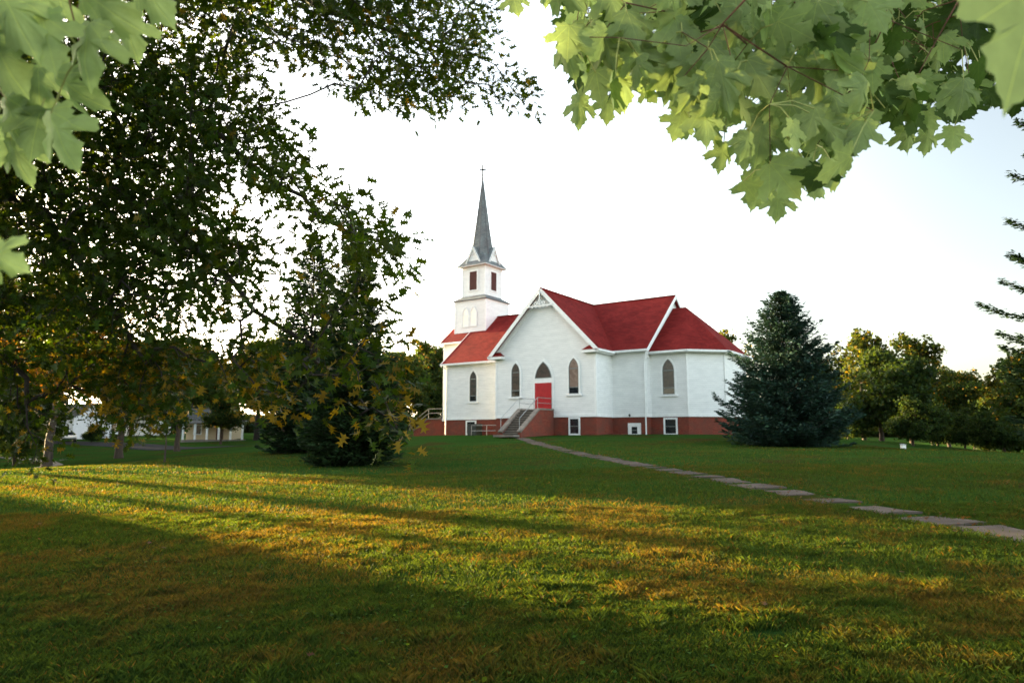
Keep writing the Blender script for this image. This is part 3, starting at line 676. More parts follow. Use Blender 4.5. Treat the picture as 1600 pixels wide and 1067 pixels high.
# low rail and box by the basement stairwell
rl = empty('pipe_rail', CA, -TH, label='low grey two-bar pipe rail beside the stone steps in front of the nave wall', cat='railing')
m1 = MB(); yq = 1.0
for z in (.88, .40): m1.tube([(-13.1, yq, z), (-9.8, yq, z)], .024, 8)
m1.build('rail_bar', METAL, rl)
for x in (-13.1, -11.4, -9.85): m1 = MB(); m1.tube([(x, yq, -.1), (x, yq, .9)], .026, 8); m1.build('post', METAL, rl)
ac = empty('ventilation_unit', CA, -TH, label='dark boxy ventilation unit against the brick base below the left nave window', cat='unit')
m1 = MB(); m1.box(-14.0, -13.0, 1.55, 2.45, -.2, .98); m1.build('casing', DARKMETAL, ac)
m1 = MB()
for k in range(9): m1.box(-13.95, -13.05, 1.52, 1.549, .10+k*.095, .10+k*.095+.05)
m1.build('grille', mat('grille_metal', (.06, .07, .065), .5), ac); m1 = MB(); m1.box(-14.03, -12.97, 1.5, 2.48, .981, 1.03); m1.build('lid', MATS['grille_metal'], ac)
# low brick window well right of the transept
wl = MB(); wl.box(.2, 1.3, 1.55, 1.75, -.4, .14); wl.box(.2, .4, 1.751, 2.8, -.4, .139); wl.box(1.1, 1.3, 1.751, 2.8, -.4, .138)
o = wl.build('window_well', BRICK); o.location = CA; o.rotation_euler = (0, 0, -TH); tag(o, 'low red brick window well at the foot of the inner corner', 'window well')
# side porch steps at the far left end
sp_ = empty('porch_steps', CA, -TH, label='brick side stair with pale wooden rails at the tower end of the building', cat='steps')
mb = MB(); X0 = -20.74
mb.box(X0-2.3, X0, 6.3, 6.55, -.6, 1.62); mb.box(X0-2.3, X0, 9.6, 9.85, -.6, 1.62)
mb.slab([(X0-2.3, 6.3, -.8), (X0-5.0, 6.3, -.8), (X0-5.0, 6.3, .0), (X0-2.3, 6.3, 1.62)], (0, .25, 0))
build_each(mb, 'cheek_wall', BRICK, sp_)
mb = MB(); mb.box(X0-2.35, X0, 6.22, 9.93, 1.621, 1.75)
for k in range(9): mb.box(X0-2.3-.3*(k+1), X0-2.3-.3*k, 6.56, 9.6, -.7, 1.6-.19*(k+1))
mb.slab([(X0-2.34, 6.22, 1.62), (X0-5.1, 6.22, -.04), (X0-5.1, 6.22, .08), (X0-2.34, 6.22, 1.74)], (0, .4, 0)); mb.build('stair', CONC, sp_)
mb = MB()
for y in (6.4, 9.75):
    for dz in (1.0, .55): mb.tube([(X0-.05, y, 1.72+dz), (X0-2.3, y, 1.72+dz), (X0-5.0, y, .1+dz)], .045, 6)
    for x, z in ((X0-.1, 1.7), (X0-2.3, 1.7), (X0-4.9, .1)): mb.tube([(x, y, z), (x, y, z+1.02)], .05, 6)
mb.build('handrail', mat('worn_wood', (.30, .27, .21), .8), sp_)

# ------------------------------------------------------------ trees
def grow(root_path, pts, alpha=.35, seg=.35, wob=.05, g=rng, extra=()):
    """connect every attraction point to the cheapest existing node; returns nodes, parents, tip ids"""
    nodes = [np.array(p, float) for p in root_path]; par = [-1]+list(range(len(root_path)-1)); pl = [0]
    for a, b in zip(nodes[:-1], nodes[1:]): pl.append(pl[-1]+np.linalg.norm(b-a)*.35)
    for pi, ps in extra:
        last = pi
        for p_ in ps: pl.append(pl[last]+np.linalg.norm(np.array(p_)-nodes[last])*.35); nodes.append(np.array(p_, float)); par.append(last); last = len(nodes)-1
    N_ = np.zeros((len(pts)*14+200, 3)); PLn = np.zeros(len(N_)); n = len(nodes); N_[:n] = nodes; PLn[:n] = pl; par = list(par)
    start = max(0, len(root_path)//3)
    order = np.argsort(np.linalg.norm(pts-N_[start], axis=1)); tips = []
    for q in order:
        p = pts[q]; d = np.linalg.norm(N_[start:n]-p, axis=1); j = int(np.argmin(d+alpha*PLn[start:n]))+start; dd = d[j-start]
        k = max(1, min(12, int(dd/seg))); last = j; a = N_[j].copy()
        bow = g.normal(0, wob*dd, 3); bow[2] += wob*dd*.8
        for i in range(1, k+1):
            if n >= len(N_): break
            t = i/k; N_[n] = a+(p-a)*t+bow*math.sin(math.pi*t); PLn[n] = PLn[last]+dd/k; par.append(last); last = n; n += 1
        tips.append((q, last))
    return N_[:n], np.array(par), tips
def wood(mb, N_, par, r_tip, expo=.5, rmax=9, sides=6, minr=0, trunk=None):
    n = len(N_); cnt = np.zeros(n); ch_ = [[] for _ in range(n)]
    for i in range(n-1, 0, -1):
        if not ch_[i] and cnt[i] == 0: cnt[i] = 1
        cnt[par[i]] += cnt[i]; ch_[par[i]].append(i)
    rad = np.minimum(r_tip*np.maximum(cnt, 1)**expo, rmax)
    if trunk is not None:
        for i, r_ in enumerate(trunk): rad[i] = r_
    starts = [(None, 0)]
    while starts:
        p0, i = starts.pop(); chain = []; rs = []
        if p0 is not None: chain.append(N_[p0]); rs.append(min(rad[p0], rad[i]*1.25))
        while True:
            chain.append(N_[i]); rs.append(rad[i])
            if not ch_[i]: break
            c = sorted(ch_[i], key=lambda t: -cnt[t])
            for o_ in c[1:]: starts.append((i, o_))
            i = c[0]
        if rs[0] < minr: continue
        mb.tube(chain, rs, sides if rs[0] > .03 else (4 if rs[0] > .008 else 3), cap=False)
    return rad
RH = ([(0, -.5), (.5, .0), (0, .6), (-.5, 0)], [(0, 1, 2, 3)], [0, .12, 0, .12])   # simple leaf clump card
def jit_cols(base, n, g, var=.25, warm=0., warmc=(.30, .16, .03)):
    b = np.array(base)[None]*(1+g.normal(0, var, (n, 1))); b = b*(1+g.normal(0, .08, (n, 3)))
    if warm: w = (g.random((n, 1)) < warm)*g.uniform(.4, 1, (n, 1)); b = b*(1-w)+np.array(warmc)[None]*w
    return np.clip(b, .003, 1)
def deciduous(name, h, rad, base_h, seed, n_tips=340, per=34, leaf=.26, col=(.045, .075, .016), warm=.05, trunk_r=.28, lean=(0, 0), squash=1., m=None, warmc=(.30, .17, .03), gaps=.35, spread=.5):
    """a broadleaf tree: trunk, limbs and a crown of leaf clumps gathered in uneven boughs. Returns empty with trunk, crown"""
    g = np.random.default_rng(seed); root = empty(name, (0, 0, 0))
    # boughs: sub-ellipsoids within the crown envelope
    nb = g.integers(11, 15); cz = (base_h+h)/2; hz = (h-base_h)/2; bo = []
    for i in range(nb):
        d = unit(g.normal(0, 1, 3)); r_ = g.uniform(.45, .80); c = np.array([d[0]*rad*r_, d[1]*rad*r_, cz+d[2]*hz*r_]); bo.append((c, g.uniform(.26, .46)*rad))
    bo.append((np.array([0, 0, h-.28*hz]), .3*rad)); bo.append((np.array([0, 0, cz]), .5*rad))
    wts = np.array([b[1]**2 for b in bo]); wts /= wts.sum(); ids = g.choice(len(bo), n_tips, p=wts)
    d = unit(g.normal(0, 1, (n_tips, 3))); rr = g.random(n_tips)**.45
    pts = np.array([bo[i][0] for i in ids])+d*(rr*np.array([bo[i][1] for i in ids]))[:, None]*np.array([1, 1, .8*squash])[None]
    pts[:, 2] = np.maximum(pts[:, 2], base_h*.8+g.random(n_tips)*.4)
    tr = [(lean[0]*t*base_h, lean[1]*t*base_h, t*(base_h+hz*.9)-.4*(t == 0)) for t in np.linspace(0, 1, 9)]
    tr = [(x+g.normal(0, .04)*(i > 0), y+g.normal(0, .04)*(i > 0), z) for i, (x, y, z) in enumerate(tr)]
    pts[:, 0] += tr[-1][0]; pts[:, 1] += tr[-1][1]
    N_, par, tips = grow(tr, pts, .3, rad*.12, .07, g)
    mb = MB(); tt = [trunk_r*(1.35 if i == 0 else 1-.085*i) for i in range(9)]
    wood(mb, N_, par, .014, .5, trunk_r*.6, 7, trunk=tt)
    mb.build('trunk', BARK if trunk_r < .4 else BARKD, root, True)
    n = n_tips*per; P = np.repeat(pts, per, 0)+g.normal(0, 1, (n, 3))*np.array([spread, spread, spread*.6])*rad*.16
    nn = unit(g.normal(0, 1, (n, 3))+np.array([0, 0, .8])); D = unit(g.normal(0, 1, (n, 3))+np.array([0, 0, -.35]))
    V, F, k = scatter_leaves(P, D, nn, leaf*g.uniform(.6, 1.3, n), *RH)
    clump = np.repeat(g.normal(0, .16, (n_tips, 1)), per, 0); cc = jit_cols(col, n, g, .18, warm, warmc)*(1+clump)
    np_mesh('crown', V, F, m or FARLEAF, root, cols=np.repeat(np.clip(cc, .003, 1), k, 0))
    return root
def copy_tree(root, loc, rz=0, sc=1., **k):
    r_ = root.copy(); COL.objects.link(r_); r_.location = loc; r_.rotation_euler = (0, 0, rz); r_.scale = (sc,)*3 if not isinstance(sc, tuple) else sc
    for c in list(root.children):
        d = c.copy(); COL.objects.link(d); d.parent = r_
    return tag(r_, **k)
def put(root, x, y, rz=0, sc=1., **k):
    root.location = (x, y, g1(x, y)-.1); root.rotation_euler = (0, 0, rz); root.scale = (sc,)*3 if not isinstance(sc, tuple) else sc
    return tag(root, **k)
def spruce(h, r_base, seed, low=.25, n_br=330, col=(.020, .042, .034), per=70, card=.20, droop=.12, trunk_r=.18, shape=1.0, wide=1.0):
    g = np.random.default_rng(seed); root = empty('spruce_tree', (0, 0, 0)); mb = MB()
    mb.tube([(0, 0, -.4), (0, 0, h*.5), (0, 0, h*.97)], [trunk_r, trunk_r*.55, .02], 8)
    Ps = []; Ds = []; Ns = []; Ss = []; Cs = []
    for i in range(n_br):
        t = (i+g.random())/n_br; t = t**1.25; z = low+(h-low)*t*.985; az = g.random()*2*math.pi
        L_ = r_base*(1-t)**shape*g.uniform(.70, 1.15)*min(1, .72+t*3.2)+.05
        if g.random() < .08: L_ *= 1.22
        up = .55*t+.08*g.normal(); k = max(5, int(L_/.16)); pl = []
        for j in range(k+1):
            s_ = j/k; pl.append(np.array([math.cos(az)*L_*s_, math.sin(az)*L_*s_, z+up*L_*s_-droop*L_*math.sin(s_*math.pi*.9)+.10*L_*s_*s_]))
        mb.tube([tuple(p) for p in pl], [.03*(1-j/(k+1))*(.4+L_/r_base) for j in range(k+1)], 3, cap=False)
        pl = np.array(pl); m_ = int(per*(.25+L_/r_base)); s_ = g.random(m_)**.65; f = s_*k; i0 = np.minimum(f.astype(int), k-1)
        base = pl[i0]+(pl[i0+1]-pl[i0])*(f-i0)[:, None]; side = np.array([-math.sin(az), math.cos(az), 0]); out = np.array([math.cos(az), math.sin(az), 0])
        wv = g.normal(0, 1, m_)*(.07+.20*L_*(1-s_)*.9+.02); p = base+side*wv[:, None]*wide+np.array([0, 0, 1])*(g.normal(0, .05, m_)-abs(wv)*.18)[:, None]
        dr_ = out[None]+side[None]*np.sign(wv)[:, None]*g.uniform(.2, 1.1, (m_, 1))+g.normal(0, .28, (m_, 3))+np.array([0, 0, .12])
        Ps.append(p); Ds.append(dr_); Ns.append(g.normal(0, .7, (m_, 3))+np.array([0, 0, 1.])); Ss.append(card*g.uniform(.6, 1.35, m_)*(.75+.35*(L_/r_base)))
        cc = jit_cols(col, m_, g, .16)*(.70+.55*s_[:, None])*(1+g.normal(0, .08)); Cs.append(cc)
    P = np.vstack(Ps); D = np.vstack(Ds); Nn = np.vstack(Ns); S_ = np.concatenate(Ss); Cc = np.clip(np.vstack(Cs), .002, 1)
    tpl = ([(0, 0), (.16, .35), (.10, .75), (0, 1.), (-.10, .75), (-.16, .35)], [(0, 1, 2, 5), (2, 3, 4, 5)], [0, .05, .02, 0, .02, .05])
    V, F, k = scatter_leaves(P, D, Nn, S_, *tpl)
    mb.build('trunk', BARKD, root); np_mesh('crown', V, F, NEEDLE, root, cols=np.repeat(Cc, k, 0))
    return root

# --- big blue spruce right of the church, dark spruce left, spruce poking in at the right edge
p = at(1232, 697, 42); sA = spruce(9.75, 4.0, 11, low=.3, n_br=760, per=130, card=.23, col=(.025, .052, .038), shape=.72, trunk_r=.2)
put(sA, p.x, 42, 0, 1, label='broad blue-green spruce standing in front of the right end of the church', cat='spruce')
p = at(548, 728, 30.5); sB = spruce(11.2, 2.35, 12, low=.25, n_br=620, per=70, card=.24, col=(.017, .034, .013), shape=.78, trunk_r=.17)
put(sB, p.x, 30.5, 0, 1, label='tall dark evergreen left of the church, half hidden by hanging oak leaves', cat='spruce')
p = at(480, 690, 44); sC = spruce(14.2, 3.0, 13, low=.3, n_br=480, per=70, card=.30, col=(.014, .030, .012), shape=.62)
put(sC, p.x, 44, 0, 1, label='dark evergreen with its tip just left of the nearer evergreen tip', cat='spruce')
sD = spruce(13.5, 2.75, 14, low=.4, n_br=150, per=420, card=.12, col=(.014, .030, .013), shape=.42, droop=.06, wide=.45)
put(sD, 15.5, 17.0, R(40), 1, label='near dark conifer whose branch tips enter at the right edge', cat='conifer')

G_ = 'trees behind the churchyard'
# --- broadleaf kinds
kA = deciduous('broadleaf_tree', 13, 5.2, 3.2, 21, 420, 34, .34, (.030, .050, .012), .06, .30)
kB = deciduous('broadleaf_tree', 11, 4.6, 1.6, 22, 420, 36, .30, (.028, .050, .014), .03, .26)
kC = deciduous('airy_tree', 13, 4.4, 3.0, 23, 230, 24, .30, (.034, .052, .012), .07, .24, spread=.38, warmc=(.22, .16, .03))
kD = deciduous('round_tree', 7.5, 4.4, .4, 24, 520, 36, .26, (.022, .042, .013), .0, .22, squash=1.1)
kE = deciduous('dense_tree', 17, 7.0, 3.5, 25, 620, 40, .42, (.032, .050, .014), .06, .5)
used = set()
def tree(kind, px, depth, sc, rz, label, cat='tree', group=G_):
    x = (px-800)/F_PX*depth*1.0; loc = (x, depth, g1(x, depth)-.1)
    if kind.name not in used and kind not in used:
        used.add(kind); kind.location = loc; kind.rotation_euler = (0, 0, rz); kind.scale = (sc,)*3 if not isinstance(sc, tuple) else sc
        return tag(kind, label, cat, group)
    return copy_tree(kind, loc, rz, sc, label=label, cat=cat, group=group)
# right of the church
tree(kC, 1135, 96, 1.28, 0, 'thin yellowing treetop showing above the end of the red roof')
tree(kC, 1345, 80, 1.14, 1.2, 'golden-topped airy tree nearest the right side of the blue spruce')
tree(kC, 1418, 84, 1.2, 2.9, 'airy tree with the taller twin crown right of the golden-topped one')
tree(kD, 1372, 62, (1.05, 1.05, 1.12), .3, 'dark rounded tree just right of the blue spruce')
tree(kD, 1420, 54, .52, 1.7, 'low dark round shrub behind the small white box', 'shrub')
tree(kB, 1300, 92, 1.1, .8, 'dark tree filling the gap behind the blue spruce')
tree(kA, 1475, 88, .88, .5, 'green tree with warm top right of the twin-crowned trees')
tree(kB, 1515, 78, .80, 2.2, 'shadowed tree left of the sunset gap at the right')
tree(kC, 1570, 72, .82, 4.1, 'airy tree with pink evening sky showing through it near the right edge')
tree(kB, 1640, 64, .95, 3.3, 'dark tree at the right edge behind the near conifer')
tree(kB, 1632, 34, .52, 3.9, 'dark small tree filling the right edge under the conifer sprigs', 'tree')
tree(kE, 360, 125, .8, 5.0, 'large dark tree far behind the cream house porch')
tree(kD, 150, 98, .36, 2.9, 'low dark shrub in front of the white house', 'shrub')
tree(kB, 1450, 100, .9, 5.1, 'dark tree low behind the right group')
tree(kD, 1500, 60, .42, 2.0, 'low dark shrub on the falling ground at the right', 'shrub')
tree(kD, 1560, 54, .50, 4.4, 'low dark shrub nearest the right edge', 'shrub')
tree(kD, 1458, 66, .62, 2.4, 'dark rounded bush between the white box and the falling slope', 'shrub')
tree(kD, 1320, 70, .6, 1.4, 'dark bush peeking out at the right foot of the blue spruce', 'shrub')
tree(kD, 1535, 72, .8, 3.0, 'wide dark bush under the sunset gap', 'shrub')
tree(kD, 1610, 70, .8, 3.9, 'wide dark bush behind the near conifer at the right edge', 'shrub')
# left of the church
tree(kA, 655, 98, 1.12, 1.9, 'warm-lit tree just left of the church wall')
tree(kB, 690, 92, .85, .2, 'dark tree touching the left corner of the church')
tree(kB, 620, 86, 1.0, 4.0, 'shaded tree between the tall evergreens and the church')
tree(kA, 575, 100, 1.15, 3.0, 'tree behind the tall dark evergreen')
tree(kE, 405, 96, .85, .6, 'dark forked tree standing right of the cream house')
tree(kB, 520, 88, 1.15, 1.0, 'tree added to shade the church, far behind the paired evergreen tips')  # added to block the low sun from the church side wall
tree(kB, 445, 74, 1.1, 5.5, 'dark tree left of the paired evergreens')
tree(kE, 300, 118, .95, 2.5, 'large dark tree behind the cream house')
tree(kE, 190, 128, 1.0, 4.2, 'large tree behind the parked cars')
tree(kE, 20, 126, 1.0, 1.3, 'large tree behind the white house')
tree(kE, -60, 110, 1.1, 3.3, 'large tree at the far left background')
tree(kB, 350, 88, .62, 3.9, 'small tree in front of the cream house')
tree(kA, 283, 66, .90, 5.0, 'thick-trunked tree right of the young tree')
lk = 'thin young tree with slender straight trunk on the left lawn'
ym = deciduous('young_tree', 4.9, 1.9, 1.5, 31, 150, 26, .17, (.034, .060, .018), .04, .055); p = at(257, 722, 38)
put(ym, p.x, 38, 0, 1, label=lk, cat='tree')
p = at(186, 715, 57); t2 = deciduous('hanging_tree', 9.5, 4.0, 2.4, 32, 300, 60, .15, (.030, .050, .011), .12, .33, lean=(.12, 0)); put(t2, p.x, 57, 0, 1, label='thick short-trunked tree with low branches left of the young tree', cat='tree')
p = at(72, 722, 41); t3 = deciduous('leaning_tree', 11.5, 5.6, 3.4, 33, 420, 64, .15, (.050, .055, .010), .30, .27, lean=(.14, .0), warmc=(.40, .16, .02)); put(t3, p.x, 41, 0, 1, label='tree with sunlit gold coloured into its crown and a dark leaning trunk beside the road at the left', cat='tree')  # warm leaf colour paints in the sunlit gold of this crown

# --- trees added out of frame, placed and stretched so their shade stripes the lawn
S2 = np.array([-.777, .629]); U2 = np.array([.629, .777])
def shade(kind, a, u, sc, rz=0.):
    x, y = S2*a+U2*u
    return copy_tree(kind, (x, y, g1(x, y)-.3), rz, sc, label='tree added for its shade west of the lawn, outside the picture', cat='tree', group='shade trees added west of the lawn')
shade(kE, 62, -12, 1.0, .3); shade(kE, 70, -24, 1.0, 2.); shade(kE, 48, -8, (.75, .75, .50), 1.)
shade(kD, 44, -1.6, (1.0, 1.0, 1.05), 1.); shade(kD, 47, 1.1, (.74, .74, 1.2), 2.); shade(kD, 47, -5.0, (1.0, 1.0, 1.0), 1.); shade(kB, 52, 4.5, (.15, .15, .9), 3.)
shade(kC, 60, 6.6, (.46, .46, 2.1), 2.2); shade(kB, 50, -.1, (.32, .32, 1.25), 1.); shade(kC, 58, 5.4, (.55, .55, 2.1), 3.2); shade(kC, 66, 6.6, (.5, .5, 2.3), 5.2); shade(kC, 62, 10.4, (.42, .42, 2.1), 4.0); shade(kC, 60, 8.6, (.36, .36, 2.1), .7); shade(kE, 52, 11.0, (.36, .36, 1.5), 1.5); shade(kC, 50, 8.6, (.16, .16, .9), 0)
shade(kE, 66, 15.5, (.55, .55, 1.0), 4.); shade(kE, 84, 21, .9, 4.); shade(kE, 100, 28, 1.0, 4.); shade(kE, 126, 36, 1.2, 5.)
shade(kD, 62, 17.0, (.8, .8, 1.0), 1.); shade(kD, 90, 20.5, (1.3, 1.3, 1.2), 1.); shade(kD, 114, 29, (1.5, 1.5, 1.5), 1.)
# --- distant wood that closes the horizon
n = 60000; gg = np.random.default_rng(5); ang = gg.uniform(R(-60), R(60), n); rr = gg.uniform(170, 230, n); hgt = 7+4*np.sin(ang*23)+2*np.sin(ang*61+1)+2*np.sin(ang*140)
P = np.stack([np.sin(ang)*rr, np.cos(ang)*rr, gz(np.sin(ang)*rr, np.cos(ang)*rr)+gg.random(n)**.7*np.maximum(hgt, 4)], 1)
V, F, k = scatter_leaves(P, unit(gg.normal(0, 1, (n, 3))), unit(gg.normal(0, 1, (n, 3))), gg.uniform(.8, 2.2, n), *RH)
fw = np_mesh('distant_wood', V, F, FARLEAF, cols=np.repeat(jit_cols((.032, .045, .018), n, gg, .2, .05), k, 0)); tag(fw, 'low dark wood along the horizon behind everything', 'wood', kind='stuff')

# ------------------------------------------------------------ pin oak whose boughs hang over the left half
OAK = [(0, -.02), (.10, .10), (.42, .06), (.14, .24), (.16, .36), (.58, .46), (.17, .50), (.13, .66), (.34, .86), (.08, .80), (0, 1.02), (-.08, .80), (-.34, .86), (-.13, .66), (-.17, .50), (-.58, .46), (-.16, .36), (-.14, .24), (-.42, .06), (-.10, .10), (0, .45)]
oz = [0, .0, .06, 0, 0, .10, 0, 0, .06, 0, -.06, 0, .06, 0, 0, .10, 0, 0, .06, 0, -.03]
otri = [(i, (i+1) % 20, 20) for i in range(20)]
def depth_oak(px, py):
    d = np.interp(px, [-200, 0, 200, 400, 620, 700, 900], [9.5, 9.5, 9.0, 7.6, 6.0, 6.3, 7.0]); top = np.interp(py, [0, 150, 300], [1, .7, 0])
    return d*(1-top)+top*np.interp(px, [-200, 300, 600, 850], [8, 8.5, 9.5, 12.5])
regs = [
    ([(-260, -200), (430, -200), (410, 60), (395, 100), (425, 170), (455, 250), (420, 290), (345, 275), (335, 300), (355, 340), (400, 400), (380, 460), (300, 520), (100, 560), (-260, 600)], 1950, 1.7, 12),
    ([(-100, 100), (330, 100), (330, 420), (200, 500), (-100, 500)], 750, 1.4, 12),
    ([(425, 170), (470, 240), (520, 300), (590, 350), (632, 392), (620, 412), (560, 400), (500, 372), (470, 335), (420, 290)], 70, .9, 10),
    ([(355, 340), (420, 360), (500, 400), (600, 430), (605, 480), (585, 520), (612, 575), (560, 600), (430, 580), (320, 560), (330, 480)], 80, 1.0, 9),
    ([(520, 560), (600, 540), (632, 600), (650, 690), (630, 700), (600, 650), (560, 650), (530, 610)], 26, .5, 8),
    ([(400, -120), (770, -120), (768, 60), (800, 118), (846, 152), (790, 166), (745, 132), (715, 150), (650, 182), (640, 150), (600, 160), (545, 140), (490, 122), (450, 80), (400, 75)], 520, 1.2, 11),
    ([(330, 560), (420, 560), (480, 640), (440, 650), (400, 625), (340, 600)], 34, .5, 9),
    ([(100, 540), (300, 540), (280, 612), (240, 640), (200, 690), (175, 640), (110, 630)], 150, .8, 10),
    ([(0, 560), (80, 560), (100, 650), (62, 700), (66, 750), (45, 742), (20, 690), (0, 660)], 44, .5, 8),
    ([(-260, 520), (0, 520), (-20, 660), (-260, 700)], 80, 1.2, 9)]
og = np.random.default_rng(41); cl = []; per = []; wr = []; WR = [.005, .0, .01, .05, .35, .02, .45, .30, .10, .06]  # WR: share of leaves per region coloured gold as if sunlit
for ri, (poly, n, sp, pr) in enumerate(regs):
    q = sample_poly(poly, n, og); dp = depth_oak(q[:, 0], q[:, 1])+og.uniform(-1, 1, n)*sp
    for (px, py), d_ in zip(q, dp):
        v = at(px, py, max(5.0, d_)); cl.append((v.x, v.y, v.z)); per.append(pr); wr.append(WR[ri])
# upper crown, out of the picture
n = 420; up_ = np.stack([og.uniform(-12, -1, n), og.uniform(4, 12, n), og.uniform(8, 12, n)], 1)
keep = np.linalg.norm((up_-np.array([-8, 7, 8]))/np.array([6.5, 6, 5]), axis=1) < 1; up_ = up_[keep]
cl = np.array(cl); cl = np.vstack([cl, up_]); per = np.array(per+[12]*len(up_)); wr = np.array(wr+[.01]*len(up_))
OT = np.array([-10.4, 7.6]); oz0 = g1(*OT)
trunk = [(OT[0], OT[1], oz0-.3), (OT[0]+.05, OT[1], oz0+1.2), (OT[0]+.1, OT[1], 2.6), (OT[0]+.12, OT[1], 3.8), (OT[0]+.2, OT[1]+.05, 5.0), (OT[0]+.25, OT[1], 6.3), (OT[0]+.3, OT[1]-.1, 7.6), (OT[0]+.4, OT[1]-.1, 9), (OT[0]+.5, OT[1]-.1, 10.5)]
ok = empty('pin_oak', (0, 0, 0), label='large dark pin oak with pointed leaves hanging over the left half', cat='oak tree')
limbs = [(6, [(-80, 130, 9.8), (160, 285, 9.0), (330, 410, 8.0), (450, 520, 7.4), (530, 600, 6.9)]), (7, [(-60, 40, 9.6), (120, 110, 9.0), (300, 190, 8.6), (430, 290, 7.8), (560, 370, 6.6)]),
         (5, [(-60, 250, 9.8), (60, 330, 9.0), (150, 440, 8.5), (230, 570, 8.3)]), (8, [(120, -60, 9.0), (400, -20, 9.4), (560, 30, 10.0), (690, 80, 11.0), (780, 135, 12.0)]), (3, [(-80, 470, 9.8), (30, 590, 9.0), (58, 700, 8.8)])]
def limb_pts(ps):
    q = [np.array(at(*p_)) for p_ in ps]; out = []
    for a, b in zip(q[:-1], q[1:]):
        for t in (0, .33, .67): out.append(a+(b-a)*t+og.normal(0, .05, 3))
    return out+[q[-1]]
N_, par, tips = grow(trunk, cl, .22, .30, .05, og, extra=[(i_, limb_pts(ps)) for i_, ps in limbs])
mb = MB(); wood(mb, N_, par, .0048, .5, .11, 7, trunk=[.36, .30, .28, .27, .25, .22, .19, .15, .11])
# bare twig tips
for a, b, c in (((575, 345, 6.3), (640, 372, 6.2), (685, 382, 6.2)), ((355, 270, 7.4), (420, 325, 7.2), (476, 384, 7.1))):
    mb.tube([at(*a), at(*b), at(*c)], [.006, .004, .002], 4)
mb.build('trunk', BARKD, ok, True)
n = per.sum(); idx = np.repeat(np.arange(len(cl)), per); P = cl[idx]+np.clip(og.normal(0, 1, (n, 3)), -1.8, 1.8)*np.array([.17, .17, .11])
pxx = 800+P[:, 0]/P[:, 1]*F_PX*.98; kp = (pxx < 660)|((P[:, 2]-EYE)/P[:, 1] > .40); P, idx = P[kp], idx[kp]; n = len(P)
outw = unit(P-cl[idx]); D = unit(outw+og.normal(0, .5, (n, 3))+np.array([.3, -.1, -.35])); Nn = unit(og.normal(0, .8, (n, 3))+np.array([0, 0, .8]))
wmask = np.interp(P[:, 2], [1.0, 2.2, 4], [.16, .05, .008]); cc = jit_cols((.026, .050, .006), n, og, .22)
w = (og.random(n) < np.maximum(wmask*.6, wr[idx])); cc[wr[idx] == .01] *= np.array([1.5, 1.35, 1.1]); cc[w] = np.array([.155, .115, .012])*og.uniform(.5, 1.3, (w.sum(), 1))  # gold leaf colour paints sunlight onto the low boughs
V, F, k = scatter_leaves(P, D, Nn, og.uniform(.085, .145, n), OAK, otri, oz)
np_mesh('crown', V, F, OAKLEAF, ok, cols=np.repeat(cc, k, 0))

# ------------------------------------------------------------ maple over the camera
# half outline of a maple leaf (x,y), base at origin, tip at y=1
half = [(0, .02), (.05, -.03), (.16, -.08), (.20, -.02), (.30, -.05), (.36, .03), (.30, .10), (.36, .16), (.30, .20), (.37, .26), (.49, .27), (.56, .36), (.66, .42), (.57, .46), (.58, .55), (.50, .56), (.42, .52), (.36, .50), (.27, .47), (.23, .50), (.26, .60), (.33, .68), (.25, .72), (.23, .80), (.15, .80), (.10, .90), (.04, .94), (0, 1.06)]
outl = [(x, y) for x, y in half]+[(-x, y) for x, y in half[-2:0:-1]]
cen = (0, .30); no = len(outl); inner = [(cen[0]+(x-cen[0])*.5, cen[1]+(y-cen[1])*.5) for x, y in outl]
mpts = outl+inner+[cen]
def mz(x, y): return -.32*abs(x)**1.4-.26*(y-.2)**2+.035*math.sin(x*15)*y+.02*math.sin(y*13+abs(x)*9)
mzf = [mz(x, y) for x, y in mpts]
mtri = []
for i in range(no):
    j = (i+1) % no; mtri += [(i, j, no+j), (i, no+j, no+i), (no+i, no+j, 2*no)]
muv = np.array([(x*.8+.5, y*.8+.12) for x, y in mpts])
mg = np.random.default_rng(77)
mp_ = empty('maple_tree', (0, 0, 0), label='maple with broad pale green leaves hanging into the top corners', cat='maple tree')
LP = []; LD = []; LN = []; LS = []; LC = []
def mleaf(base, D, Nn, s_, col):
    LP.append(base); LD.append(D); LN.append(Nn); LS.append(s_); LC.append(col)
def leaf_at(px, py, depth, s_, roll=0., yaw=0., pit=0., shade_=1.):
    """(px,py) = where the middle of the leaf hangs"""
    c = np.array(at(px, py, depth)); D = np.array([math.sin(roll), .25*math.sin(pit), -math.cos(roll)]); D = unit(D)
    Nn = unit(np.array([math.sin(yaw), -math.cos(yaw), -.35+math.sin(pit)])); b = c-D*s_*.45
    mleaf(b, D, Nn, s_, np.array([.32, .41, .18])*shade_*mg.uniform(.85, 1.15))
PALE = 1.
regM = [([(870, -20), (1100, -20), (1100, 200), (1060, 170), (1040, 150), (940, 150), (900, 140), (880, 100), (890, 40)], 105, 1.85, .35),
        ([(1050, -20), (1400, -20), (1380, 190), (1310, 250), (1290, 300), (1170, 290), (1160, 240), (1110, 215), (1060, 170)], 215, 1.95, .45),
        ([(1300, -40), (1560, -40), (1520, 190), (1400, 205), (1340, 200)], 130, 2.35, .35),
        ([(1380, -40), (1680, -40), (1680, 170), (1500, 160), (1400, 180)], 230, 3.1, .6)]
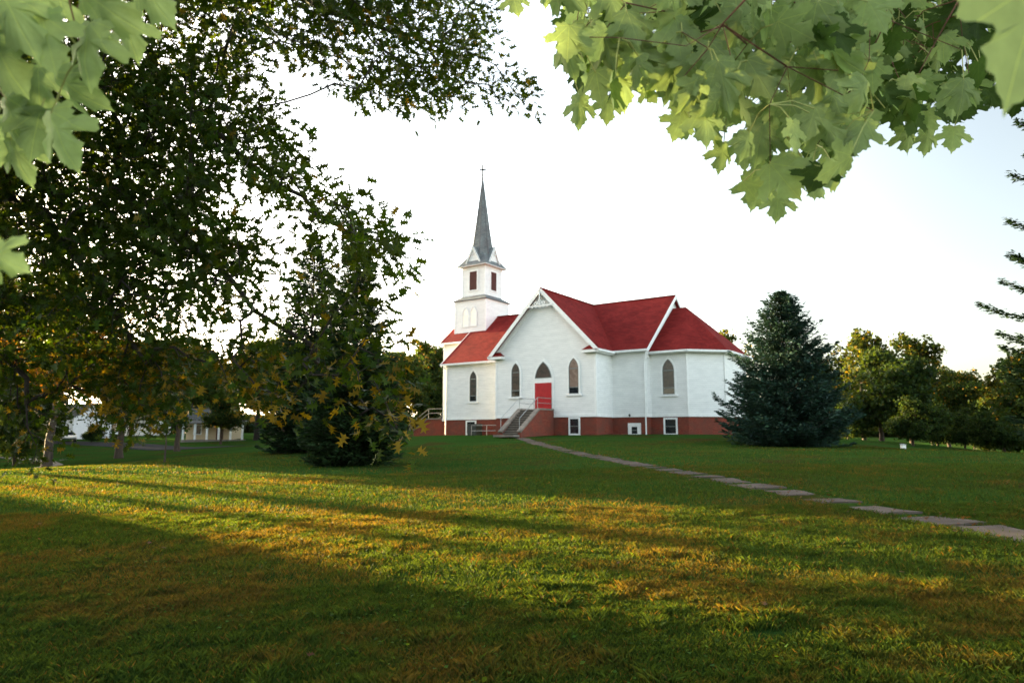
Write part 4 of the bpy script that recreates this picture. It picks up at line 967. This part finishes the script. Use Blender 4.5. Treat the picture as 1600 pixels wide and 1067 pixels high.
for poly, n, d0, sp in regM:
    for px, py in sample_poly(poly, n, mg):
        leaf_at(px, py, d0+mg.uniform(-sp, sp), mg.uniform(.075, .118), mg.normal(0, .5), mg.normal(0, .65)+(3.14 if mg.random() < (.92 if d0 > 3 else .60 if d0 > 2.2 else .14) else 0), mg.normal(0, .4))  # deeper leaves flipped dark side out more often, in place of flash falloff
# second layer behind, dark side out and toned down for flash falloff
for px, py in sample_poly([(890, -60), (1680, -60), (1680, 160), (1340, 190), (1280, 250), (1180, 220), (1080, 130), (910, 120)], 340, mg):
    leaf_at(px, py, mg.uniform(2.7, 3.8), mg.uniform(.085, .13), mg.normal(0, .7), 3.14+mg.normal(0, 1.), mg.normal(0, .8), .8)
for a in [(805, 5, 2.2, .11), (852, -8, 2.2, .09), (1130, 245, 1.9, .12), (1115, 205, 1.9, .12), (1180, 300, 1.85, .12), (1215, 320, 1.9, .11), (1300, 270, 1.9, .12), (1270, 290, 2., .11), (1060, 195, 1.9, .12), (905, 170, 1.9, .13), (950, 170, 2., .12), (1420, 215, 2.2, .12), (1490, 215, 2.3, .12), (1450, 220, 2.3, .12),
          (1060, 60, 1.6, .15), (1185, 120, 1.55, .15), (1275, 130, 1.6, .13), (1130, 130, 1.5, .16), (1000, -5, 1.7, .13), (1150, 0, 1.6, .15)]:
    leaf_at(a[0], a[1], a[2], a[3]*.80, mg.normal(0, .25), mg.normal(0, .3), mg.normal(0, .2))
leaf_at(1600, 60, .66, .155, -.35, .1, .1)
for a in [(20, 30, .95, .15, .5), (75, 75, .98, .13, .3), (130, 85, 1.0, .13, -.1), (165, 20, 1.0, .14, .9), (235, 0, 1.05, .13, .6), (60, 5, 1.05, .13, -.4), (110, 155, 1.1, .13, .8), (60, 150, 1.15, .11, .1), (30, 150, 1.15, .12, -.3), (15, 205, 1.15, .12, .2), (90, 235, 1.05, .13, .3), (55, 225, 1.15, .12, -.1), (5, 110, 1.0, .13, .5), (-30, 60, 1., .14, 0), (2, 440, .80, .065, 1.0), (-10, 240, 1.2, .13, 0), (200, 60, 1.15, .11, .2), (25, 270, 1.2, .11, .3)]:
    leaf_at(a[0], a[1]*.93-4, a[2], a[3]*.80, a[4], mg.normal(0, .3), mg.normal(0, .2))
MB_ = np.array(LP)
trk = [(1.0, -2.6, -.2), (1.0, -2.6, .8), (1.02, -2.55, 1.8), (1.0, -2.4, 2.6), (1.02, -1.9, 3.2), (1.05, -.9, 3.6), (1.15, .2, 3.75), (1.25, 1.3, 3.7), (1.4, 2.3, 3.75)]
limb2 = [(.4, -1.5, 3.3), (-.2, -.9, 3.3), (-.7, -.2, 3.1), (-.95, .3, 2.8), (-1.02, .62, 2.62)]
tw = MB_+np.array([0, .0, .09])+mg.normal(0, .035, MB_.shape)
pick = mg.random(len(tw)) < .45; pick[-22:] = True
att = tw[pick]
Nm, pm, tm = grow(trk, att, .15, .12, .06, mg, extra=[(4, limb2)])
mb = MB(); wood(mb, Nm, pm, .0013, .42, .010, 7, trunk=[.30, .25, .22, .20, .14, .08, .06, .045, .03]); mb.build('trunk', BARKR, mp_, True)
mb = MB()
for b_, D_ in zip(MB_, LD):
    j = np.argmin(np.linalg.norm(Nm[4:]-b_, axis=1))+4; q = Nm[j]
    if np.linalg.norm(q-b_) > .35: q = b_-D_*.1+np.array([0, .02, .05])
    mid = (q+b_)/2+np.array([0, 0, .012])
    mb.tube([tuple(q), tuple(mid), tuple(b_+D_*.006)], [.0017, .0015, .0015], 4, cap=False)
mb.build('leaf_stalk', mat('leaf_stalk', (.34, .36, .10), .5), mp_)['kind'] = 'stuff'
# roof of leaves added above the frame to shade the near lawn
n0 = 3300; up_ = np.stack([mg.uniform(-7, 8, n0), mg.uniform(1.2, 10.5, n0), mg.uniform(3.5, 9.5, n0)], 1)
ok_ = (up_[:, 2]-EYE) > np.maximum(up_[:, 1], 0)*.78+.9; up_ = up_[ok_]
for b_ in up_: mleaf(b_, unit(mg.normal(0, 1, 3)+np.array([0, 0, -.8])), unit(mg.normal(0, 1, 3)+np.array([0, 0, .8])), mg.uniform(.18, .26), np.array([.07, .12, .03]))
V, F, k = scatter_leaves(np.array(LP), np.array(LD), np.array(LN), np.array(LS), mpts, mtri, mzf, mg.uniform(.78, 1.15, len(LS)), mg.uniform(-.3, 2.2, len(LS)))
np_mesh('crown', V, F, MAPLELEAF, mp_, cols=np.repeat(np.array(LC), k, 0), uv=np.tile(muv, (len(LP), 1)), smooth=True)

# ------------------------------------------------------------ grass
gg = np.random.default_rng(9)
def path_dist(x, y):
    best = np.full(len(x), 1e9)
    for a, b in zip(PATH[:-1], PATH[1:]):
        a = np.array(a); b = np.array(b); d = b-a; t = np.clip(((x-a[0])*d[0]+(y-a[1])*d[1])/(d@d), 0, 1); best = np.minimum(best, np.hypot(x-a[0]-t*d[0], y-a[1]-t*d[1]))
    return best
def vnoise(x, y, s_, seed):
    r_ = np.random.default_rng(seed); T = r_.random((64, 64)); X, Y = x/s_, y/s_; i, j = np.floor(X).astype(int), np.floor(Y).astype(int); fx, fy = X-i, Y-j; fx = fx*fx*(3-2*fx); fy = fy*fy*(3-2*fy)
    f = lambda a, b: T[a % 64, b % 64]
    return (f(i, j)*(1-fx)+f(i+1, j)*fx)*(1-fy)+(f(i, j+1)*(1-fx)+f(i+1, j+1)*fx)*fy
Vs = []; Cs = []
for y0, y1, cnt, hb, wb in ((3.2, 7, 230000, .055, .0035), (7, 13, 210000, .055, .006), (13, 24, 120000, .06, .011), (24, 46, 70000, .06, .02)):
    y = np.sqrt(gg.uniform(y0*y0, y1*y1, cnt)); x = gg.uniform(-.84, .84, cnt)*y
    pd = path_dist(x, y); bare = np.exp(-(((x-1.85)/.38)**2+((y-5.35)/.16)**2)); edge = .16+.30*vnoise(x, y, .28, 12)+.12*vnoise(x, y, .09, 13); kp = ((pd > edge)|(gg.random(cnt) < .05)) & (gg.random(cnt) > bare*1.1); x, y = x[kp], y[kp]; n = len(x); z = gz(x, y)
    cl_ = vnoise(x, y, .35, 1)*.5+vnoise(x, y, .12, 2)*.5; dryn = vnoise(x, y, 1.7, 3)*.5+vnoise(x, y, .6, 4)*.3+vnoise(x, y, .2, 8)*.2
    hh = hb*(.35+.75*cl_+.45*np.maximum(vnoise(x, y, .22, 21)-.62, 0)*4)*gg.uniform(.6, 1.4, n); a = gg.uniform(0, 2*math.pi, n); ln = gg.normal(0, .45, (n, 2)); wv = wb*gg.uniform(.6, 1.3, n)
    dx, dy = np.cos(a)*wv/2, np.sin(a)*wv/2
    b0 = np.stack([x-dx, y-dy, z-.005], 1); b1 = np.stack([x+dx, y+dy, z-.005], 1); mx_ = np.stack([x+ln[:, 0]*hh*.35+dx*.7, y+ln[:, 1]*hh*.35+dy*.7, z+hh*.6], 1)
    tp = np.stack([x+ln[:, 0]*hh, y+ln[:, 1]*hh, z+hh], 1)
    Vs.append(np.stack([b0, b1, mx_, tp], 1).reshape(-1, 3))
    col = np.array([.023, .052, .011])[None]*gg.uniform(.6, 1.5, (n, 1)); t_ = np.clip((dryn-.505)*4.5, 0, .7)*(gg.random(n) < .8); t_ = np.maximum(t_, (gg.random(n) < .07)*.9)[:, None]
    col = col*(1-t_)+np.array([.070, .056, .018])[None]*t_*gg.uniform(.7, 1.3, (n, 1)); Cs.append(np.repeat(col, 4, 0))
V = np.vstack(Vs); Fq = np.arange(len(V)).reshape(-1, 4)
gr = np_mesh('grass', V, Fq, GRASSM, cols=np.vstack(Cs)); tag(gr, 'short patchy green and straw-coloured grass', 'grass', kind='stuff')
# clover and broad weeds in the near lawn
n = 2600; y = np.sqrt(gg.uniform(3.4**2, 9**2, n)); x = gg.uniform(-.8, .8, n)*y; kp = vnoise(x, y, .8, 6) > .56; x, y = x[kp], y[kp]; n = len(x)
P = np.stack([x, y, gz(x, y)+gg.uniform(.02, .06, n)], 1); D = unit(gg.normal(0, 1, (n, 3))*np.array([1, 1, .25])); Nn = unit(gg.normal(0, .3, (n, 3))+np.array([0, 0, 1]))
V, F, k = scatter_leaves(P, D, Nn, gg.uniform(.018, .040, n), *RH)
cv = np_mesh('clover', V, F, GRASSM, cols=np.repeat(jit_cols((.045, .10, .015), n, gg, .2), k, 0)); tag(cv, 'small bright broad-leaved weeds in the near grass', 'weeds', kind='stuff')
# fallen leaves, thickest along the path
n = 700; s_ = gg.random(n)*PL_; pq = np.array([tuple(path_pt(v)[0])[:2] for v in s_]); off = gg.normal(0, .55, (n, 2)); x, y = pq[:, 0]+off[:, 0], pq[:, 1]+off[:, 1]
n2 = 170; y2 = np.sqrt(gg.uniform(3.5**2, 24**2, n2)); x2 = gg.uniform(-.8, .8, n2)*y2; x = np.concatenate([x, x2]); y = np.concatenate([y, y2]); n = len(x)
P = np.stack([x, y, gz(x, y)+.045], 1); V, F, k = scatter_leaves(P, unit(gg.normal(0, 1, (n, 3))*np.array([1, 1, .3])), unit(gg.normal(0, .4, (n, 3))+np.array([0, 0, 1])), gg.uniform(.035, .08, n), OAK, otri, oz)
fl = np_mesh('fallen_leaves', V, F, OAKLEAF, cols=np.repeat(jit_cols((.10, .05, .025), n, gg, .3), k, 0)); tag(fl, 'scattered brown fallen leaves along the old path', 'leaves', kind='stuff')

# ------------------------------------------------------------ houses
def house(name, x, y, rz, w, d, h, rh, wallm, roofm, label, porch=False):
    H = empty(name, (x, y, g1(x, y)-.1), rz, label=label, cat='house')
    m1 = MB(); m1.slab([(-w/2, -d/2, 0), (-w/2, d/2, 0), (-w/2, d/2, h), (-w/2, 0, h+rh-.1), (-w/2, -d/2, h)], (w, 0, 0)); m1.build('wall', wallm, H)
    m1 = MB(); ov = d/2+.4; zr = h+rh; sl_ = rh/(d/2)
    for s_ in (-1, 1):
        pts = [(-w/2-.35, 0, zr), (w/2+.35, 0, zr), (w/2+.35, s_*ov, zr-sl_*ov), (-w/2-.35, s_*ov, zr-sl_*ov)]; m1.slab(pts, (0, 0, .12))
    ro = m1.build('roof', roofm, H); m1 = MB(); m1.box(w*.2, w*.2+.6, .1, .7, zr-.6, zr+.7); m1.build('chimney', BRICK, ro)
    k = int(w//2.4)
    for i in range(k):
        xx_ = -w/2+(i+.5)*w/k; fm_ = face_map((xx_, -d/2, .9), (1, 0, 0), (0, -1, 0))
        if i == k//2:
            m1 = MB(); flat(m1, face_map((xx_, -d/2, .12), (1, 0, 0), (0, -1, 0)), [(-.48, 0), (.48, 0), (.48, 2.05), (-.48, 2.05)], .0, .05); m1.build('door', mat('house_door', (.12, .05, .03), .5), H)
        else: rect_window(fm_, .9, 1.2, H, name='window', cas=.1)
    if porch:
        m1 = MB(); m1.slab([(-w/2, -d/2, h-.05), (w/2+2.2, -d/2, h-.05), (w/2+2.2, -d/2-2.2, h-.45), (-w/2, -d/2-2.2, h-.45)], (0, 0, .1)); m1.build('porch_roof', roofm, H)
        m1 = MB(); m1.box(-w/2, w/2+2.1, -d/2-2.1, -d/2-.01, -.3, .12); m1.build('porch_floor', CONC, H)
        for i in range(6): m1 = MB(); xx_ = -w/2+.2+i*(w+1.8)/5; m1.box(xx_-.12, xx_+.12, -d/2-2.05, -d/2-1.81, .121, h-.44); m1.build('column', WHITE, H)
    return H
CREAM = mat('cream_siding', (.55, .43, .27), .7, .1); TEAL = mat('teal_paint', (.06, .17, .15), .6, .1); WH2 = mat('house_white', (.72, .72, .74), .7, .1)
GR2 = shingle_mat('house_shingles', (.10, .095, .09), (.07, .065, .06))
house('house', at(118, 685, 116).x, 116, R(-25), 8.5, 6.5, 3.6, 2.2, WH2, GR2, 'white house behind the parked pale car at the far left')
house('house', at(335, 685, 100).x, 100, R(8), 6.0, 6, 2.75, 1.7, CREAM, GR2, 'cream house with a white-columned porch under dark trees', porch=True)
house('house', at(215, 685, 132).x, 132, R(10), 9.5, 7, 3.2, 2.2, WH2, GR2, 'pale house half hidden behind trees left of the cream one')
sh = house('shed', at(20, 690, 92).x, 92, R(-8), 4.6, 3.2, 2.1, .8, TEAL, GR2, 'teal shed at the left edge beyond the road'); sh['category'] = 'shed'
# ------------------------------------------------------------ cars
def car(x, y, rz, paint, label):
    H = empty('parked_car', (x, y, g1(x, y)+.06), rz, label=label, cat='car', group='cars parked along the far street')
    prof = [(-2.2, .32), (-2.25, .62), (-2.15, .88), (-1.35, .95), (.95, .93), (1.95, .80), (2.22, .62), (2.2, .32), (1.75, .26), (-1.75, .26)]
    ws = [.80, .85, .82]; m1 = MB(); n = len(prof); rows = [(-.86, .90), (-.88, .97), (-.80, 1.0), (.80, 1.0), (.88, .97), (.86, .90)]
    vs = []
    for yy_, f in ((-.84, .96), (-.90, 1.0), (.90, 1.0), (.84, .96)): vs += [(px*f, yy_, .60+(pz-.60)*f) for px, pz in prof]
    fs = [tuple(range(n))[::-1], tuple(range(3*n, 4*n))]
    for r_ in range(3): fs += [(r_*n+i, r_*n+(i+1) % n, (r_+1)*n+(i+1) % n, (r_+1)*n+i) for i in range(n)]
    m1.add(vs, fs); m1.build('body', paint, H, False)
    cab = [(-1.75, .93), (-1.15, 1.38), (.15, 1.41), (1.0, .92)]; m1 = MB(); vs = [(px, s_*(.80 if pz < 1 else .62), pz) for s_ in (-1, 1) for px, pz in cab]
    m1.add(vs, [(3, 2, 1, 0), (4, 5, 6, 7), (0, 1, 5, 4), (1, 2, 6, 5), (2, 3, 7, 6)]); m1.build('window', DARKGL, H)
    m1 = MB(); m1.slab([(-1.17, -.64, 1.385), (-1.17, .64, 1.385), (.17, .64, 1.415), (.17, -.64, 1.415)], (0, 0, .03))
    for s_ in (-1, 1):
        for a, b in (((-1.75, .80, .93), (-1.15, .63, 1.39)), ((-.45, .80, .93), (-.40, .63, 1.40)), ((1.0, .80, .92), (.15, .63, 1.42))): m1.beam((a[0], s_*a[1], a[2]), (b[0], s_*b[1], b[2]), .05, .09)
    m1.build('roof', paint, H)
    for wx in (-1.38, 1.40):
        for s_ in (-1, 1):
            m1 = MB(); m1.tube([(wx, s_*.72, .32), (wx, s_*.92, .32)], .33, 16); ty = m1.build('wheel', MATS['tyre'], H); m1 = MB(); m1.tube([(wx, s_*.921, .32), (wx, s_*.935, .32)], .19, 12); m1.build('rim', METAL, ty)
    for s_ in (-1, 1): m1 = MB(); m1.box(2.14, 2.26, s_*.62-.16, s_*.62+.16, .56, .70); m1.build('headlight', MATS['lamp_glass'], H)
    for s_ in (-1, 1): m1 = MB(); m1.box(-2.29, -2.18, s_*.66-.14, s_*.66+.14, .60, .76); m1.build('tail_light', MATS['lamp_red'], H)
    m1 = MB(); m1.box(2.0, 2.31, -.80, .80, .34, .50); m1.build('bumper', DARKMETAL, H); m1 = MB(); m1.box(-2.34, -2.0, -.80, .80, .36, .52); m1.build('bumper', DARKMETAL, H)
    return H
mat('tyre', (.02, .02, .02), .9); mat('lamp_glass', (.6, .6, .58), .15, .05); mat('lamp_red', (.35, .02, .02), .3, .05)
PW = mat('pale_car_paint', (.72, .66, .56), .3, .04, spec=.6); PB = mat('dark_car_paint', (.03, .035, .05), .3, .05, spec=.6); PG = mat('silver_car_paint', (.45, .48, .52), .3, .05, spec=.6)
p = at(106, 689, 103); car(p.x, 103, R(-52), PW, 'pale cream sedan parked at the kerb, nearest the leaning tree')
p = at(82, 688, 112); car(p.x-2.5, 111, R(-20), PB, 'dark car mostly hidden behind the leaning tree trunk')
p = at(166, 678, 118); car(p.x, 118, R(-10), PG, 'silver-grey car behind the thick-trunked tree')
# small white utility box
p = at(1411, 695, 44); ub = empty('utility_box', (p.x, 44, g1(p.x, 44)-.05), R(10), label='tiny white utility box on the lawn right of the blue spruce', cat='utility box')
m1 = MB(); m1.box(-.13, .13, -.1, .1, 0, .34); m1.build('cabinet', WHITE, ub); m1 = MB(); m1.slab([(-.15, -.13, .341), (.15, -.13, .341), (.15, .13, .38), (-.15, .13, .38)], (0, 0, .03)); m1.build('lid', METAL, ub)
